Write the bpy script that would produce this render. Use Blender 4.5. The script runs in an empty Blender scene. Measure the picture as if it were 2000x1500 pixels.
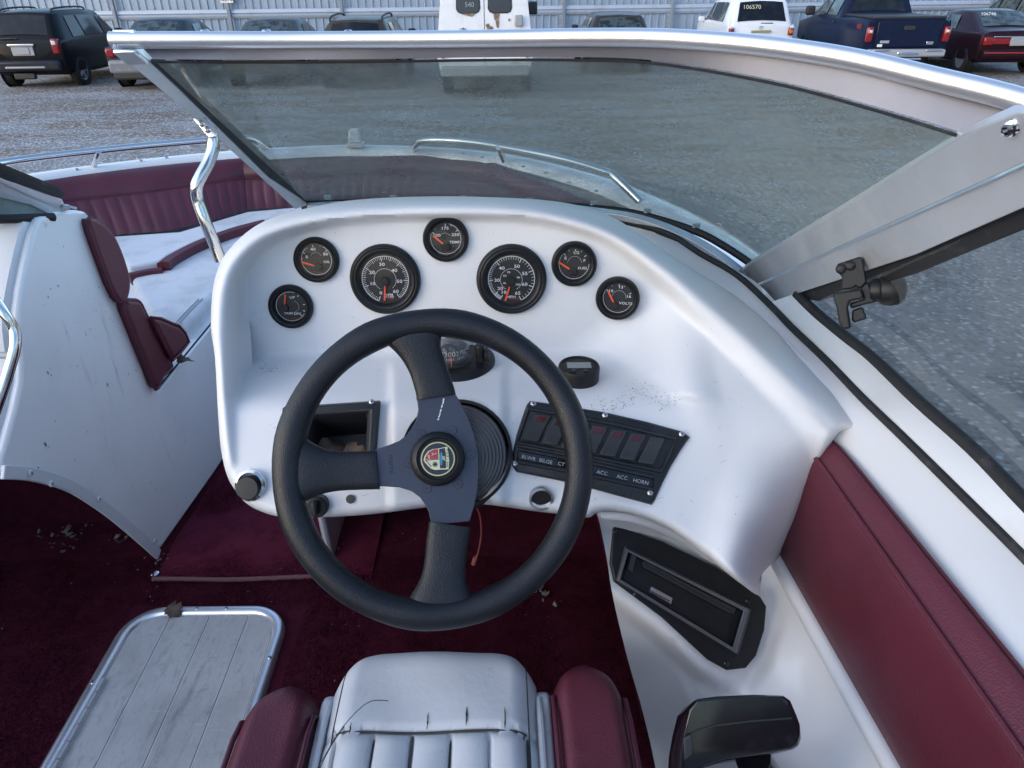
import bpy, bmesh, math, random
import numpy as np
from mathutils import Vector, Matrix, Euler
from mathutils.geometry import delaunay_2d_cdt, tessellate_polygon
random.seed(7); np.random.seed(7)
S = bpy.context.scene
COL = S.collection
R = math.radians

# ------------------------------------------------------------------ camera, sky, sun, exposure
PITCH, ROLL, FPX = R(29.5), R(0.6), 1387.0          # focal length in pixels of the 2000 px wide photograph
CAM = Vector((0, 0, 2.2))
cp, sp = math.cos(PITCH), math.sin(PITCH)
FWD = Vector((0, cp, -sp)); UP0 = Vector((0, sp, cp))
RGT = Vector((1, 0, 0))*math.cos(ROLL) - UP0*math.sin(ROLL)
UPV = UP0*math.cos(ROLL) + Vector((1, 0, 0))*math.sin(ROLL)
cd = bpy.data.cameras.new('camera'); cam = bpy.data.objects.new('camera', cd); COL.objects.link(cam)
cd.sensor_width = 36; cd.lens = 36*FPX/2000; cd.clip_start = 0.02; cd.clip_end = 600
M = Matrix.Identity(4)
for i in range(3):
    M[i][0], M[i][1], M[i][2], M[i][3] = RGT[i], UPV[i], -FWD[i], CAM[i]
cam.matrix_world = M
S.camera = cam

W = bpy.data.worlds.new('World'); S.world = W; W.use_nodes = True
SUN_EL, SUN_AZ = R(19), R(236)
nt = W.node_tree; bg = nt.nodes['Background']
sky = nt.nodes.new('ShaderNodeTexSky'); sky.sky_type = 'NISHITA'; sky.sun_disc = False
sky.sun_elevation = SUN_EL; sky.sun_rotation = SUN_AZ
sky.air_density = 1.0; sky.dust_density = 1.0; sky.ozone_density = 2.0
nt.links.new(sky.outputs[0], bg.inputs[0]); bg.inputs[1].default_value = .15
sl = bpy.data.lights.new('sun', 'SUN'); sl.energy = 0.5; sl.angle = R(110); sl.color = (1.0, 0.93, 0.84)
so = bpy.data.objects.new('sun', sl); COL.objects.link(so)
sd = Vector((math.sin(SUN_AZ)*math.cos(SUN_EL), math.cos(SUN_AZ)*math.cos(SUN_EL), math.sin(SUN_EL)))
so.rotation_euler = sd.to_track_quat('Z', 'Y').to_euler(); so.location = (0, -5, 12)
vs = S.view_settings; vs.view_transform = 'Standard'; vs.look = 'None'; vs.exposure = 1.42; vs.gamma = 1; vs.use_curve_mapping = False

# ------------------------------------------------------------------ measuring helpers (photo pixel + a known plane -> a point in the place)
def ray(px, py):
    return FWD + RGT*((px-1000)/FPX) - UPV*((py-750)/FPX)
def P(px, py, t): return CAM + ray(px, py)*t
def Pd(px, py, d):                      # on the level d metres under the lens
    r = ray(px, py); return CAM + r*(d/-r.z)
def PX(px, py, X):
    r = ray(px, py); return CAM + r*(X/r.x)
def PY(px, py, Y):
    r = ray(px, py); return CAM + r*(Y/r.y)
def PP(px, py, o, n):
    r = ray(px, py); return CAM + r*((o-CAM).dot(n)/r.dot(n))
def tline(A, B):                        # depth of a straight bar between two measured ends
    ax, ay, at = A; bx, by, bt = B
    L2 = (bx-ax)**2+(by-ay)**2
    def f(px, py):
        s = ((px-ax)*(bx-ax)+(py-ay)*(by-ay))/L2
        return 1/(1/at+(1/bt-1/at)*s)
    return f
def spline(pts, n=8, closed=False):
    pts = [Vector(p) for p in pts]; out = []; N = len(pts)
    rng = range(N if closed else N-1)
    for i in rng:
        g = (lambda k: pts[k % N]) if closed else (lambda k: pts[max(0, min(N-1, k))])
        p0, p1, p2, p3 = g(i-1), g(i), g(i+1), g(i+2)
        for k in range(n):
            t = k/n
            out.append(0.5*((2*p1)+(p2-p0)*t+(2*p0-5*p1+4*p2-p3)*t*t+(3*p1-p0-3*p2+p3)*t**3))
    if not closed: out.append(pts[-1])
    return out

# ------------------------------------------------------------------ materials
MATS = {}
def material(name, col, rough=.5, metal=0., bump=None, var=None, speck=None, coat=0., spec=.5, emit=None, scratch=None, coords='Object'):
    """bump=(scale,strength,detail) var=(scale,colour2,low,high[,stretch]) speck=(scale,colour,threshold)"""
    m = bpy.data.materials.new(name); m.use_nodes = True; N = m.node_tree.nodes; L = m.node_tree.links
    b = N['Principled BSDF']; tc = N.new('ShaderNodeTexCoord'); V = tc.outputs[coords]
    b.inputs['Roughness'].default_value = rough; b.inputs['Metallic'].default_value = metal
    b.inputs['Specular IOR Level'].default_value = spec
    b.inputs['Coat Weight'].default_value = coat; b.inputs['Coat Roughness'].default_value = .08
    def rgb(c):
        n = N.new('ShaderNodeRGB'); n.outputs[0].default_value = (*c, 1); return n.outputs[0]
    c = rgb(col)
    def mix(f, a, bb):
        n = N.new('ShaderNodeMix'); n.data_type = 'RGBA'; L.new(f, n.inputs[0]); L.new(a, n.inputs[6]); L.new(bb, n.inputs[7]); return n.outputs[2]
    def ramp(src, lo, hi):
        n = N.new('ShaderNodeMapRange'); n.inputs[1].default_value = lo; n.inputs[2].default_value = hi; n.interpolation_type = 'SMOOTHSTEP'; L.new(src, n.inputs[0]); return n.outputs[0]
    def noise(scale, det=4, rgh=.6, stretch=None):
        n = N.new('ShaderNodeTexNoise'); n.inputs['Scale'].default_value = scale; n.inputs['Detail'].default_value = det; n.inputs['Roughness'].default_value = rgh
        if stretch:
            mp = N.new('ShaderNodeMapping'); mp.inputs['Scale'].default_value = stretch; L.new(V, mp.inputs[0]); L.new(mp.outputs[0], n.inputs[0])
        else: L.new(V, n.inputs[0])
        return n.outputs[0]
    for vv in ([var] if var and not isinstance(var, list) else (var or [])):
        c = mix(ramp(noise(vv[0], 6, .65, vv[4] if len(vv) > 4 else None), vv[2], vv[3]), c, rgb(vv[1]))
    for spk in ([speck] if speck and not isinstance(speck, list) else (speck or [])):
        vo = N.new('ShaderNodeTexVoronoi'); vo.inputs['Scale'].default_value = spk[0]; L.new(V, vo.inputs[0])
        f = ramp(vo.outputs['Distance'], spk[2], spk[2]*.55)
        f2 = ramp(vo.outputs['Color'], spk[3] if len(spk) > 3 else .5, (spk[3] if len(spk) > 3 else .5)+.08)
        mm = N.new('ShaderNodeMath'); mm.operation = 'MULTIPLY'; L.new(f, mm.inputs[0]); L.new(f2, mm.inputs[1])
        c = mix(mm.outputs[0], c, rgb(spk[1]))
    L.new(c, b.inputs['Base Color'])
    if scratch:
        r_ = ramp(noise(scratch[0], 5, .7, scratch[1]), .3, .7)
        mm = N.new('ShaderNodeMapRange'); mm.inputs[3].default_value = rough*.7; mm.inputs[4].default_value = min(1, rough*1.45); L.new(r_, mm.inputs[0]); L.new(mm.outputs[0], b.inputs['Roughness'])
    if bump:
        bp = N.new('ShaderNodeBump'); bp.inputs['Strength'].default_value = bump[1]; bp.inputs['Distance'].default_value = bump[2] if len(bump) > 2 else .001
        if len(bump) > 3 and bump[3] == 'v':
            vo = N.new('ShaderNodeTexVoronoi'); vo.inputs['Scale'].default_value = bump[0]; L.new(V, vo.inputs[0]); L.new(vo.outputs['Distance'], bp.inputs['Height'])
        else: L.new(noise(bump[0], 3, .6), bp.inputs['Height'])
        L.new(bp.outputs[0], b.inputs['Normal'])
    if emit:
        b.inputs['Emission Color'].default_value = (*emit[0], 1); b.inputs['Emission Strength'].default_value = emit[1]
    MATS[name] = m; return m

def glass_material(name, tint, dust=.05, dust_haze_col=(.6, .65, .65), rough=.01, refl=.6, base=.035):
    m = bpy.data.materials.new(name); m.use_nodes = True; N = m.node_tree.nodes; L = m.node_tree.links
    N.remove(N['Principled BSDF']); out = N['Material Output']
    tr = N.new('ShaderNodeBsdfTransparent'); tr.inputs[0].default_value = (*tint, 1)
    gl = N.new('ShaderNodeBsdfGlossy'); gl.inputs['Roughness'].default_value = rough
    lw = N.new('ShaderNodeLayerWeight'); lw.inputs[0].default_value = .5
    pw_ = N.new('ShaderNodeMath'); pw_.operation = 'POWER'; pw_.inputs[1].default_value = 5; L.new(lw.outputs['Facing'], pw_.inputs[0])
    fr = N.new('ShaderNodeMath'); fr.operation = 'MULTIPLY_ADD'; fr.inputs[1].default_value = refl; fr.inputs[2].default_value = base; L.new(pw_.outputs[0], fr.inputs[0])
    mx = N.new('ShaderNodeMixShader'); L.new(fr.outputs[0], mx.inputs[0]); L.new(tr.outputs[0], mx.inputs[1]); L.new(gl.outputs[0], mx.inputs[2])
    df = N.new('ShaderNodeBsdfDiffuse'); df.inputs[0].default_value = (*dust_haze_col, 1)  # diffuse layer
    tc = N.new('ShaderNodeTexCoord'); no = N.new('ShaderNodeTexNoise'); no.inputs['Scale'].default_value = 9; no.inputs['Detail'].default_value = 8; no.inputs['Roughness'].default_value = .7
    L.new(tc.outputs['Object'], no.inputs[0])
    mr = N.new('ShaderNodeMapRange'); mr.inputs[1].default_value = .3; mr.inputs[2].default_value = .75; mr.inputs[3].default_value = dust*.5; mr.inputs[4].default_value = dust*1.6; L.new(no.outputs[0], mr.inputs[0])
    m2 = N.new('ShaderNodeMixShader'); L.new(mr.outputs[0], m2.inputs[0]); L.new(mx.outputs[0], m2.inputs[1]); L.new(df.outputs[0], m2.inputs[2])
    L.new(m2.outputs[0], out.inputs[0]); MATS[name] = m; return m

material('pod_white', (.70, .70, .715), .5, bump=(900, .22, .0006), var=[(5, (.66, .67, .69), .45, .8), (38, (.68, .68, .69), .62, .8)], speck=[(90, (.20, .19, .18), .08, .90), (240, (.34, .33, .32), .14, .86)])
material('gelcoat', (.64, .645, .665), .28, coat=.3, var=[(3, (.66, .67, .69), .45, .75), (26, (.6, .59, .57), .63, .82)], speck=(150, (.3, .28, .25), .1, .95))
material('gelcoat_dirty', (.80, .80, .81), .35, coat=.2, var=[(4, (.74, .74, .75), .42, .72), (26, (.50, .47, .42), .60, .82, (1, 1, .12)), (30, (.45, .43, .38), .66, .84)], speck=[(180, (.2, .19, .16), .14, .9)])
material('maroon_vinyl', (.098, .014, .028), .45, bump=(460, .4, .0008, 'v'), var=[(6, (.075, .010, .020), .4, .7), (14, (.125, .026, .042), .58, .85)], speck=(160, (.3, .2, .2), .06, .97))
material('maroon_faded', (.088, .013, .029), .5, bump=(300, .16, .0006, 'v'), var=(5, (.06, .010, .020), .4, .7))
material('white_vinyl', (.54, .55, .57), .45, bump=(110, .3, .0016), var=[(9, (.50, .51, .52), .48, .78), (34, (.34, .31, .25), .60, .84), (11, (.42, .42, .42), .60, .82)], speck=[(140, (.16, .15, .12), .1, .95)])
material('dirty_vinyl', (.66, .67, .69), .6, bump=(160, .15, .001), var=[(7, (.52, .53, .54), .42, .68), (30, (.42, .41, .38), .6, .85)], speck=[(140, (.2, .18, .15), .12, .9)])
material('carpet', (.082, .011, .026), .95, bump=(420, 1.0, .006), var=[(28, (.045, .006, .014), .42, .72), (9, (.055, .007, .017), .4, .7), (300, (.13, .026, .045), .55, .8)], speck=[(170, (.34, .26, .26), .12, .95), (70, (.30, .24, .24), .07, .95)], spec=.1)  # darker copy: the shade over the cockpit floor is put into the colour
material('hem', (.16, .07, .075), .95, bump=(500, .6, .002))
material('aluminium', (.62, .62, .64), .42, .75, var=[(5, (.55, .55, .575), .4, .7), (60, (.50, .50, .51), .68, .8)], scratch=(14, (1, 1, 1)))
material('bright_aluminium', (.84, .84, .86), .30, .85, var=(8, (.78, .78, .80), .45, .7), speck=(160, (.35, .35, .35), .06, .975))
material('dull_aluminium', (.56, .58, .61), .42, .6, var=[(4, (.50, .52, .55), .4, .7), (70, (.38, .38, .40), .7, .8)], scratch=(9, (1, 1, 1)))
material('shaded_aluminium', (.23, .23, .265), .5, .4, var=[(4, (.19, .19, .22), .4, .7), (70, (.16, .16, .18), .66, .8)])  # dim reflection of dash and ground is put into this darker colour
material('bezel_grey', (.12, .128, .145), .35, .3)
material('satin_aluminium', (.74, .74, .75), .5, .45, var=(6, (.66, .66, .67), .45, .7), speck=(130, (.3, .29, .27), .08, .96))
material('stainless', (.72, .72, .72), .12, 1., scratch=(60, (1, 1, 6)))
material('screw_steel', (.55, .55, .56), .3, 1.)
material('rubber', (.011, .011, .013), .65, bump=(120, .3, .001), var=(30, (.06, .06, .06), .55, .8))
material('black_plastic', (.009, .010, .012), .45, bump=(500, .3, .0006), var=(20, (.018, .018, .021), .5, .8), spec=.35)
material('gloss_black', (.006, .007, .010), .13, var=(30, (.02, .02, .024), .5, .8), speck=(180, (.12, .12, .12), .07, .96))
material('panel_black', (.011, .013, .018), .45, bump=(330, .55, .0012), var=(24, (.022, .025, .031), .5, .8), spec=.4, speck=(260, (.12, .12, .13), .1, .95))
material('switch_black', (.034, .037, .041), .5, spec=.35, var=(40, (.042, .045, .048), .5, .8))
material('red_lens', (.085, .006, .010), .25)
material('leather', (.007, .008, .012), .40, spec=.4, bump=(700, .4, .0009, 'v'), var=[(16, (.016, .018, .024), .45, .8), (90, (.022, .023, .028), .6, .85)], speck=(240, (.10, .10, .11), .06, .96))
material('slate_anodised', (.040, .047, .070), .42, .45, bump=(600, .08, .0005), var=[(10, (.046, .054, .078), .4, .7)], scratch=(90, (1, 1, 14)), speck=(220, (.25, .25, .28), .06, .97))
material('bellows', (.060, .062, .068), .32)
material('dial_black', (.008, .008, .010), .5)
material('print_white', (.60, .61, .63), .5)
material('label_grey', (.36, .37, .38), .5)
material('print_red', (.30, .025, .02), .5)
material('needle_orange', (.80, .085, .025), .45)
material('gold', (.55, .46, .22), .3, .8)
material('cream', (.55, .54, .36), .5)
material('badge_red', (.32, .03, .05), .4)
material('badge_blue', (.02, .22, .33), .4)
material('badge_navy', (.012, .018, .03), .35)
material('lcd', (.22, .24, .24), .25)
material('leaf_brown', (.11, .075, .055), .8, var=(60, (.06, .042, .032), .45, .7))
material('litter', (.20, .185, .17), .9, var=(40, (.10, .09, .08), .4, .7))
material('grime', (.07, .065, .055), .9)
material('tear_dark', (.03, .032, .02), .9)
material('thread', (.05, .045, .04), .8)
material('teak', (.46, .46, .46), .8, bump=(160, .5, .0012), var=[(130, (.30, .30, .30), .5, .75, (1, .3, 1)), (46, (.26, .26, .265), .56, .80, (.5, 1, 1)), (5, (.36, .36, .365), .4, .7), (34, (.22, .22, .225), .52, .80, (1, .22, 1)), (70, (.50, .50, .50), .6, .8, (.35, 1, 1))], speck=(90, (.2, .19, .17), .08, .96))
material('teak_groove', (.60, .60, .60), .7)
material('wire_red', (.25, .06, .05), .6)
material('carpet_lit', (.150, .021, .046), .95, bump=(420, 1.0, .006), var=[(28, (.095, .013, .029), .42, .72), (300, (.22, .05, .08), .55, .8)], speck=[(170, (.34, .26, .26), .12, .95)], spec=.1)  # lighter copy of the carpet, brighter walkway light put into its colour
glass_material('windshield_glass', (.60, .71, .70), .50, (.30, .355, .35))  # dust layer thickened so its colour also paints the reflected haze
glass_material('side_glass', (.36, .41, .43), .16, (.34, .38, .40), refl=.8, base=.05)  # pale reflection on the pane is painted in with the dust
glass_material('lens_glass', (.97, .97, .97), .004, refl=.5, base=.010)
glass_material('dome_glass', (.90, .92, .94), .10, (.5, .52, .55), base=.07)  # pale sheen of the dome painted in as a dust layer
# vehicles and yard
for nm, c in (('paint_black', (.006, .007, .010)), ('paint_charcoal', (.022, .025, .032)), ('paint_blue', (.007, .012, .036)), ('paint_maroon', (.018, .006, .011)), ('paint_bronze', (.05, .043, .036)), ('paint_silver', (.18, .19, .21))):
    material(nm, c, .28, .0, coat=.04, spec=.14, var=(9, tuple(min(1, x*1.5+.004) for x in c), .5, .8))
material('paint_white', (.72, .73, .76), .35, coat=.4, var=(6, (.6, .6, .62), .5, .8))
material('van_white', (.70, .71, .74), .45, var=[(4, (.6, .6, .61), .45, .75), (14, (.5, .46, .4), .68, .85)])
material('car_glass', (.008, .010, .016), .08, spec=.28, var=(3, (.02, .024, .028), .45, .7))
material('car_glass_clear', (.07, .09, .09), .08, spec=.4, var=(5, (.02, .025, .025), .45, .6))
material('tail_red', (.22, .008, .012), .15, coat=.3)
material('tail_amber', (.55, .16, .02), .15, coat=.5)
material('tail_clear', (.6, .6, .62), .12)
material('tyre', (.014, .014, .015), .8, var=(20, (.04, .038, .035), .5, .8))
material('wheel_rim', (.50, .51, .53), .3, .8)
material('chrome', (.78, .78, .80), .12, 1.)
material('plate_grey', (.30, .31, .33), .5)
material('rust', (.16, .10, .06), .85, var=(20, (.36, .29, .21), .4, .7))
material('fence_steel', (.30, .365, .45), .5, .25, var=[(1.5, (.27, .34, .43), .4, .7), (6, (.40, .47, .56), .55, .8, (1, 1, .15))])
material('fence_post', (.20, .24, .29), .55, .3, var=(6, (.28, .31, .35), .5, .8))
material('guard_rail', (.40, .45, .53), .5, .3, var=(3, (.36, .36, .40), .5, .75))
material('sign_white', (.72, .72, .72), .5)
material('print_black', (.02, .02, .02), .6)
material('hull_white', (.74, .74, .75), .25, coat=.4)

def ground_material():
    m = bpy.data.materials.new('gravel'); m.use_nodes = True; N = m.node_tree.nodes; L = m.node_tree.links; b = N['Principled BSDF']
    b.inputs['Roughness'].default_value = .9; b.inputs['Specular IOR Level'].default_value = .25
    geo = N.new('ShaderNodeNewGeometry'); V = geo.outputs['Position']
    def noise(s, d=5, r=.6):
        n = N.new('ShaderNodeTexNoise'); n.inputs['Scale'].default_value = s; n.inputs['Detail'].default_value = d; n.inputs['Roughness'].default_value = r; L.new(V, n.inputs[0]); return n.outputs[0]
    def rng(src, a, bb, c=0, d=1):
        n = N.new('ShaderNodeMapRange'); n.interpolation_type = 'SMOOTHSTEP'
        for i, x in enumerate((a, bb, c, d)): n.inputs[i+1].default_value = x
        L.new(src, n.inputs[0]); return n.outputs[0]
    def mix(f, a, bb):
        n = N.new('ShaderNodeMix'); n.data_type = 'RGBA'
        for i, x in ((0, f), (6, a), (7, bb)):
            if isinstance(x, tuple): n.inputs[i].default_value = (*x, 1)
            else: L.new(x, n.inputs[i])
        return n.outputs[2]
    def mul(a, bb):
        n = N.new('ShaderNodeMath'); n.operation = 'MULTIPLY'; L.new(a, n.inputs[0]); L.new(bb, n.inputs[1]); return n.outputs[0]
    base = mix(noise(.35, 6), (.20, .20, .205), (.37, .365, .36))
    base = mix(rng(noise(3.0, 6, .7), .45, .72), base, (.19, .19, .195))
    base = mix(rng(noise(.16, 3, .5), .52, .66), base, (.17, .17, .178))
    v1 = N.new('ShaderNodeTexVoronoi'); v1.inputs['Scale'].default_value = 22; L.new(V, v1.inputs[0])
    st = mix(v1.outputs['Color'], (.10, .10, .10), (.42, .42, .42))
    base = mix(rng(v1.outputs['Distance'], .62, .25), base, mix(.45 and rng(v1.outputs['Color'], .2, .9), (.15, .15, .152), (.56, .555, .55)))
    v2 = N.new('ShaderNodeTexVoronoi'); v2.inputs['Scale'].default_value = 15; L.new(V, v2.inputs[0])
    base = mix(mul(rng(v2.outputs['Distance'], .34, .2), rng(v2.outputs['Color'], .58, .66)), base, (.62, .62, .62))
    # patches of dead leaves and dry grass, more of them towards the parked cars
    sep = N.new('ShaderNodeSeparateXYZ'); L.new(V, sep.inputs[0])
    far = rng(sep.outputs[1], 5.5, 12)
    mp = N.new('ShaderNodeMapping'); mp.inputs['Scale'].default_value = (.35, 1.1, 1); L.new(V, mp.inputs[0])
    n3 = N.new('ShaderNodeTexNoise'); n3.inputs['Scale'].default_value = 1.1; n3.inputs['Detail'].default_value = 8; n3.inputs['Roughness'].default_value = .72; L.new(mp.outputs[0], n3.inputs[0])
    leaf = mul(rng(n3.outputs[0], .43, .56), far)
    v3 = N.new('ShaderNodeTexVoronoi'); v3.inputs['Scale'].default_value = 14; L.new(V, v3.inputs[0])
    base = mix(mul(leaf, rng(v3.outputs['Distance'], .75, .3)), base, mix(v3.outputs['Color'], (.10, .062, .035), (.24, .16, .10)))
    L.new(base, b.inputs['Base Color'])
    bp = N.new('ShaderNodeBump'); bp.inputs['Strength'].default_value = .8; bp.inputs['Distance'].default_value = .02; L.new(v1.outputs['Distance'], bp.inputs['Height']); bp.invert = True
    L.new(bp.outputs[0], b.inputs['Normal']); MATS['gravel'] = m
ground_material()

# ------------------------------------------------------------------ object helpers
ORG = {}
def origin(o):
    return ORG.get(o.name, Vector((0, 0, 0))) if o else Vector((0, 0, 0))
def props(o, label=None, cat=None, group=None, kind=None):
    for k, v in (('label', label), ('category', cat), ('group', group), ('kind', kind)):
        if v: o[k] = v
    return o
def node(name, loc, parent=None, **kw):
    o = bpy.data.objects.new(name, None); COL.objects.link(o); o.empty_display_size = .05
    loc = Vector(loc); o.parent = parent; o.location = loc-origin(parent); ORG[o.name] = loc
    return props(o, **kw)
def mk(name, V, F, mat, parent=None, smooth=True, angle=38, idx=None, bevel=0, seg=2, subsurf=0, at=None, **kw):
    org = origin(parent) if at is None else Vector(at)
    me = bpy.data.meshes.new(name); me.from_pydata([tuple(Vector(v)-org) for v in V], [], [tuple(f) for f in F])
    for m in (mat if isinstance(mat, (list, tuple)) else [mat]): me.materials.append(MATS[m])
    if idx is not None: me.polygons.foreach_set('material_index', list(idx))
    me.validate()
    bm = bmesh.new(); bm.from_mesh(me); bmesh.ops.recalc_face_normals(bm, faces=bm.faces); bm.to_mesh(me); bm.free()
    if smooth:
        me.polygons.foreach_set('use_smooth', [True]*len(me.polygons)); me.set_sharp_from_angle(angle=R(angle))
    o = bpy.data.objects.new(name, me); COL.objects.link(o); o.parent = parent
    if at is not None: o.location = org-origin(parent)
    ORG[o.name] = org
    if bevel:
        b = o.modifiers.new('bevel', 'BEVEL'); b.width = bevel; b.segments = seg; b.limit_method = 'ANGLE'; b.angle_limit = R(40)
    if subsurf:
        b = o.modifiers.new('sub', 'SUBSURF'); b.levels = b.render_levels = subsurf
    return props(o, **kw)
class G:                                 # gathers shapes into one mesh
    def __init__(s): s.V, s.F, s.I = [], [], []
    def add(s, V, F, i=0):
        n = len(s.V); s.V += [Vector(v) for v in V]; s.F += [tuple(k+n for k in f) for f in F]; s.I += [i]*len(F); return s
    def mk(s, name, mat, parent=None, **kw): return mk(name, s.V, s.F, mat, parent, idx=s.I, **kw)
def frame(n, up=Vector((0, 0, 1))):
    n = Vector(n).normalized(); x = Vector(up).cross(n).normalized(); return x, n.cross(x), n
def prism(poly, off):                    # polygon (3D) swept by an offset vector
    n = len(poly); off = Vector(off)
    V = [Vector(p) for p in poly]+[Vector(p)+off for p in poly]
    return V, [tuple(range(n))]+[tuple(n+k for k in reversed(range(n)))]+[(i, n+i, n+(i+1) % n, (i+1) % n)[::-1] for i in range(n)]
def box(c, sx, sy, sz, ax=None):
    ax = ax or (Vector((1, 0, 0)), Vector((0, 1, 0)), Vector((0, 0, 1))); c = Vector(c)
    q = [c+ax[0]*(a*sx/2)+ax[1]*(b*sy/2)-ax[2]*(sz/2) for a, b in ((-1, -1), (1, -1), (1, 1), (-1, 1))]
    return prism(q, ax[2]*sz)
def tube(path, r, n=12, cap=True, closed=False, flat=1.0, upv=None):
    path = [Vector(p) for p in path]; N = len(path); V = []; F = []
    tg = []
    for i in range(N):
        a = path[(i-1) % N] if closed or i > 0 else path[i]; b = path[(i+1) % N] if closed or i < N-1 else path[i]
        tg.append((b-a).normalized())
    x = Vector(upv) if upv else tg[0].orthogonal()
    x = (x-tg[0]*x.dot(tg[0])).normalized()
    for i in range(N):
        x = (x-tg[i]*x.dot(tg[i])).normalized(); y = tg[i].cross(x); rr = r[i] if isinstance(r, (list, tuple)) else r
        for k in range(n):
            a = 2*math.pi*k/n; V.append(path[i]+x*(math.cos(a)*rr*flat)+y*(math.sin(a)*rr))
    for i in range(N if closed else N-1):
        j = (i+1) % N
        for k in range(n): F.append((i*n+k, i*n+(k+1) % n, j*n+(k+1) % n, j*n+k))
    if cap and not closed: F += [tuple(range(n))[::-1], tuple((N-1)*n+k for k in range(n))]
    return V, F
def sweep(path, prof, up, cap=True, closed=True):     # prof: list of (side, up) or list of such lists
    path = [Vector(p) for p in path]; N = len(path); V = []; F = []
    for i in range(N):
        a = path[max(0, i-1)]; b = path[min(N-1, i+1)]; T = (b-a).normalized()
        u = up[i] if isinstance(up, list) else Vector(up); s = T.cross(u).normalized(); u2 = s.cross(T)
        pr = prof[i] if isinstance(prof[0], list) else prof
        V += [path[i]+s*a_+u2*b_ for a_, b_ in pr]
    n = len(prof[0] if isinstance(prof[0], list) else prof)
    for i in range(N-1):
        for k in range(n if closed else n-1): F.append((i*n+k, i*n+(k+1) % n, (i+1)*n+(k+1) % n, (i+1)*n+k))
    if cap and closed: F += [tuple(range(n))[::-1], tuple((N-1)*n+k for k in range(n))]
    return V, F
def lathe(prof, o, ax, n=40, closed_top=True):
    x, y, z = ax; V = []; F = []; m = len(prof); o = Vector(o)
    for k in range(n):
        a = 2*math.pi*k/n; d = x*math.cos(a)+y*math.sin(a)
        V += [o+d*r+z*h for r, h in prof]
    for k in range(n):
        j = (k+1) % n
        for i in range(m-1): F.append((k*m+i, j*m+i, j*m+i+1, k*m+i+1))
    if closed_top: F.append(tuple(k*m+m-1 for k in range(n)))
    return V, F
def disc(o, ax, r, n=32, z=0):
    x, y, w = ax; o = Vector(o)
    return [o+x*(math.cos(2*math.pi*k/n)*r)+y*(math.sin(2*math.pi*k/n)*r)+w*z for k in range(n)], [tuple(range(n))]
def ring(o, ax, r0, r1, a0=0, a1=360, n=48, z=0):
    x, y, w = ax; V = []; o = Vector(o)
    for k in range(n+1):
        a = R(a0+(a1-a0)*k/n); d = x*math.cos(a)+y*math.sin(a); V += [o+d*r0+w*z, o+d*r1+w*z]
    return V, [(2*k, 2*k+1, 2*k+3, 2*k+2) for k in range(n)]
def stroke(a, b, w, nrm, z=0):
    a, b, nrm = Vector(a), Vector(b), Vector(nrm); s = (b-a).normalized().cross(nrm)*(w/2); o = nrm*z
    return [a-s+o, a+s+o, b+s+o, b-s+o], [(0, 1, 2, 3)]
def grid(rows):
    n = len(rows[0]); V = [p for r in rows for p in r]
    return V, [(i*n+k, i*n+k+1, (i+1)*n+k+1, (i+1)*n+k) for i in range(len(rows)-1) for k in range(n-1)]
_txt = {}
def text(s, size, o, ax, align='CENTER', spread=1.0, bold=0):
    key = (s, align, spread, bold)
    if key not in _txt:
        c = bpy.data.curves.new('t', 'FONT'); c.body = s; c.align_x = align; c.align_y = 'CENTER'; c.size = 1; c.space_character = spread; c.resolution_u = 2; c.offset = bold
        ob = bpy.data.objects.new('t', c); me = bpy.data.meshes.new_from_object(ob)
        _txt[key] = ([v.co.copy() for v in me.vertices], [tuple(p.vertices) for p in me.polygons])
        bpy.data.objects.remove(ob); bpy.data.curves.remove(c); bpy.data.meshes.remove(me)
    V, F = _txt[key]; x, y, w = ax
    return [Vector(o)+x*(v.x*size)+y*(v.y*size) for v in V], F
def screw(parent, p, n, r=.004, mat='screw_steel', name='screw'):
    ax = frame(n, Vector((.1, .3, 1))); g = G()
    g.add(*lathe([(r, 0), (r, r*.15), (r*.75, r*.42), (r*.3, r*.5), (.0001, r*.5)], p, ax, 16))
    for a in (20, 110):
        d = ax[0]*math.cos(R(a))+ax[1]*math.sin(R(a))
        g.add(*stroke(Vector(p)-d*r*.55, Vector(p)+d*r*.55, r*.22, ax[2], r*.53), 1)
    return g.mk(name, [mat, 'print_black'], parent)
def inpoly(x, y, poly):
    c = False; n = len(poly)
    for i in range(n):
        x1, y1 = poly[i]; x2, y2 = poly[(i+1) % n]
        if (y1 > y) != (y2 > y) and x < (x2-x1)*(y-y1)/(y2-y1)+x1: c = not c
    return c
def inpoly_np(X, Y, poly):
    c = np.zeros(X.shape, bool); n = len(poly)
    for i in range(n):
        x1, y1 = poly[i]; x2, y2 = poly[(i+1) % n]
        if y1 == y2: continue
        m = ((y1 > Y) != (y2 > Y)) & (X < (x2-x1)*(Y-y1)/(y2-y1)+x1); c ^= m
    return c
def segdist(X, Y, line):                 # distance, signed side and position along an open polyline
    best = np.full(X.shape, 1e9); side = np.zeros(X.shape); ix = np.zeros(X.shape)
    for i in range(len(line)-1):
        ax, ay = line[i][:2]; bx, by = line[i+1][:2]; dx, dy = bx-ax, by-ay; L2 = dx*dx+dy*dy
        s = np.clip(((X-ax)*dx+(Y-ay)*dy)/L2, 0, 1); qx, qy = ax+s*dx, ay+s*dy; d = np.hypot(X-qx, Y-qy)
        m = d < best; best = np.where(m, d, best); side = np.where(m, np.sign(dx*(Y-ay)-dy*(X-ax)), side); ix = np.where(m, i+s, ix)
    return best, side, ix
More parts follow.
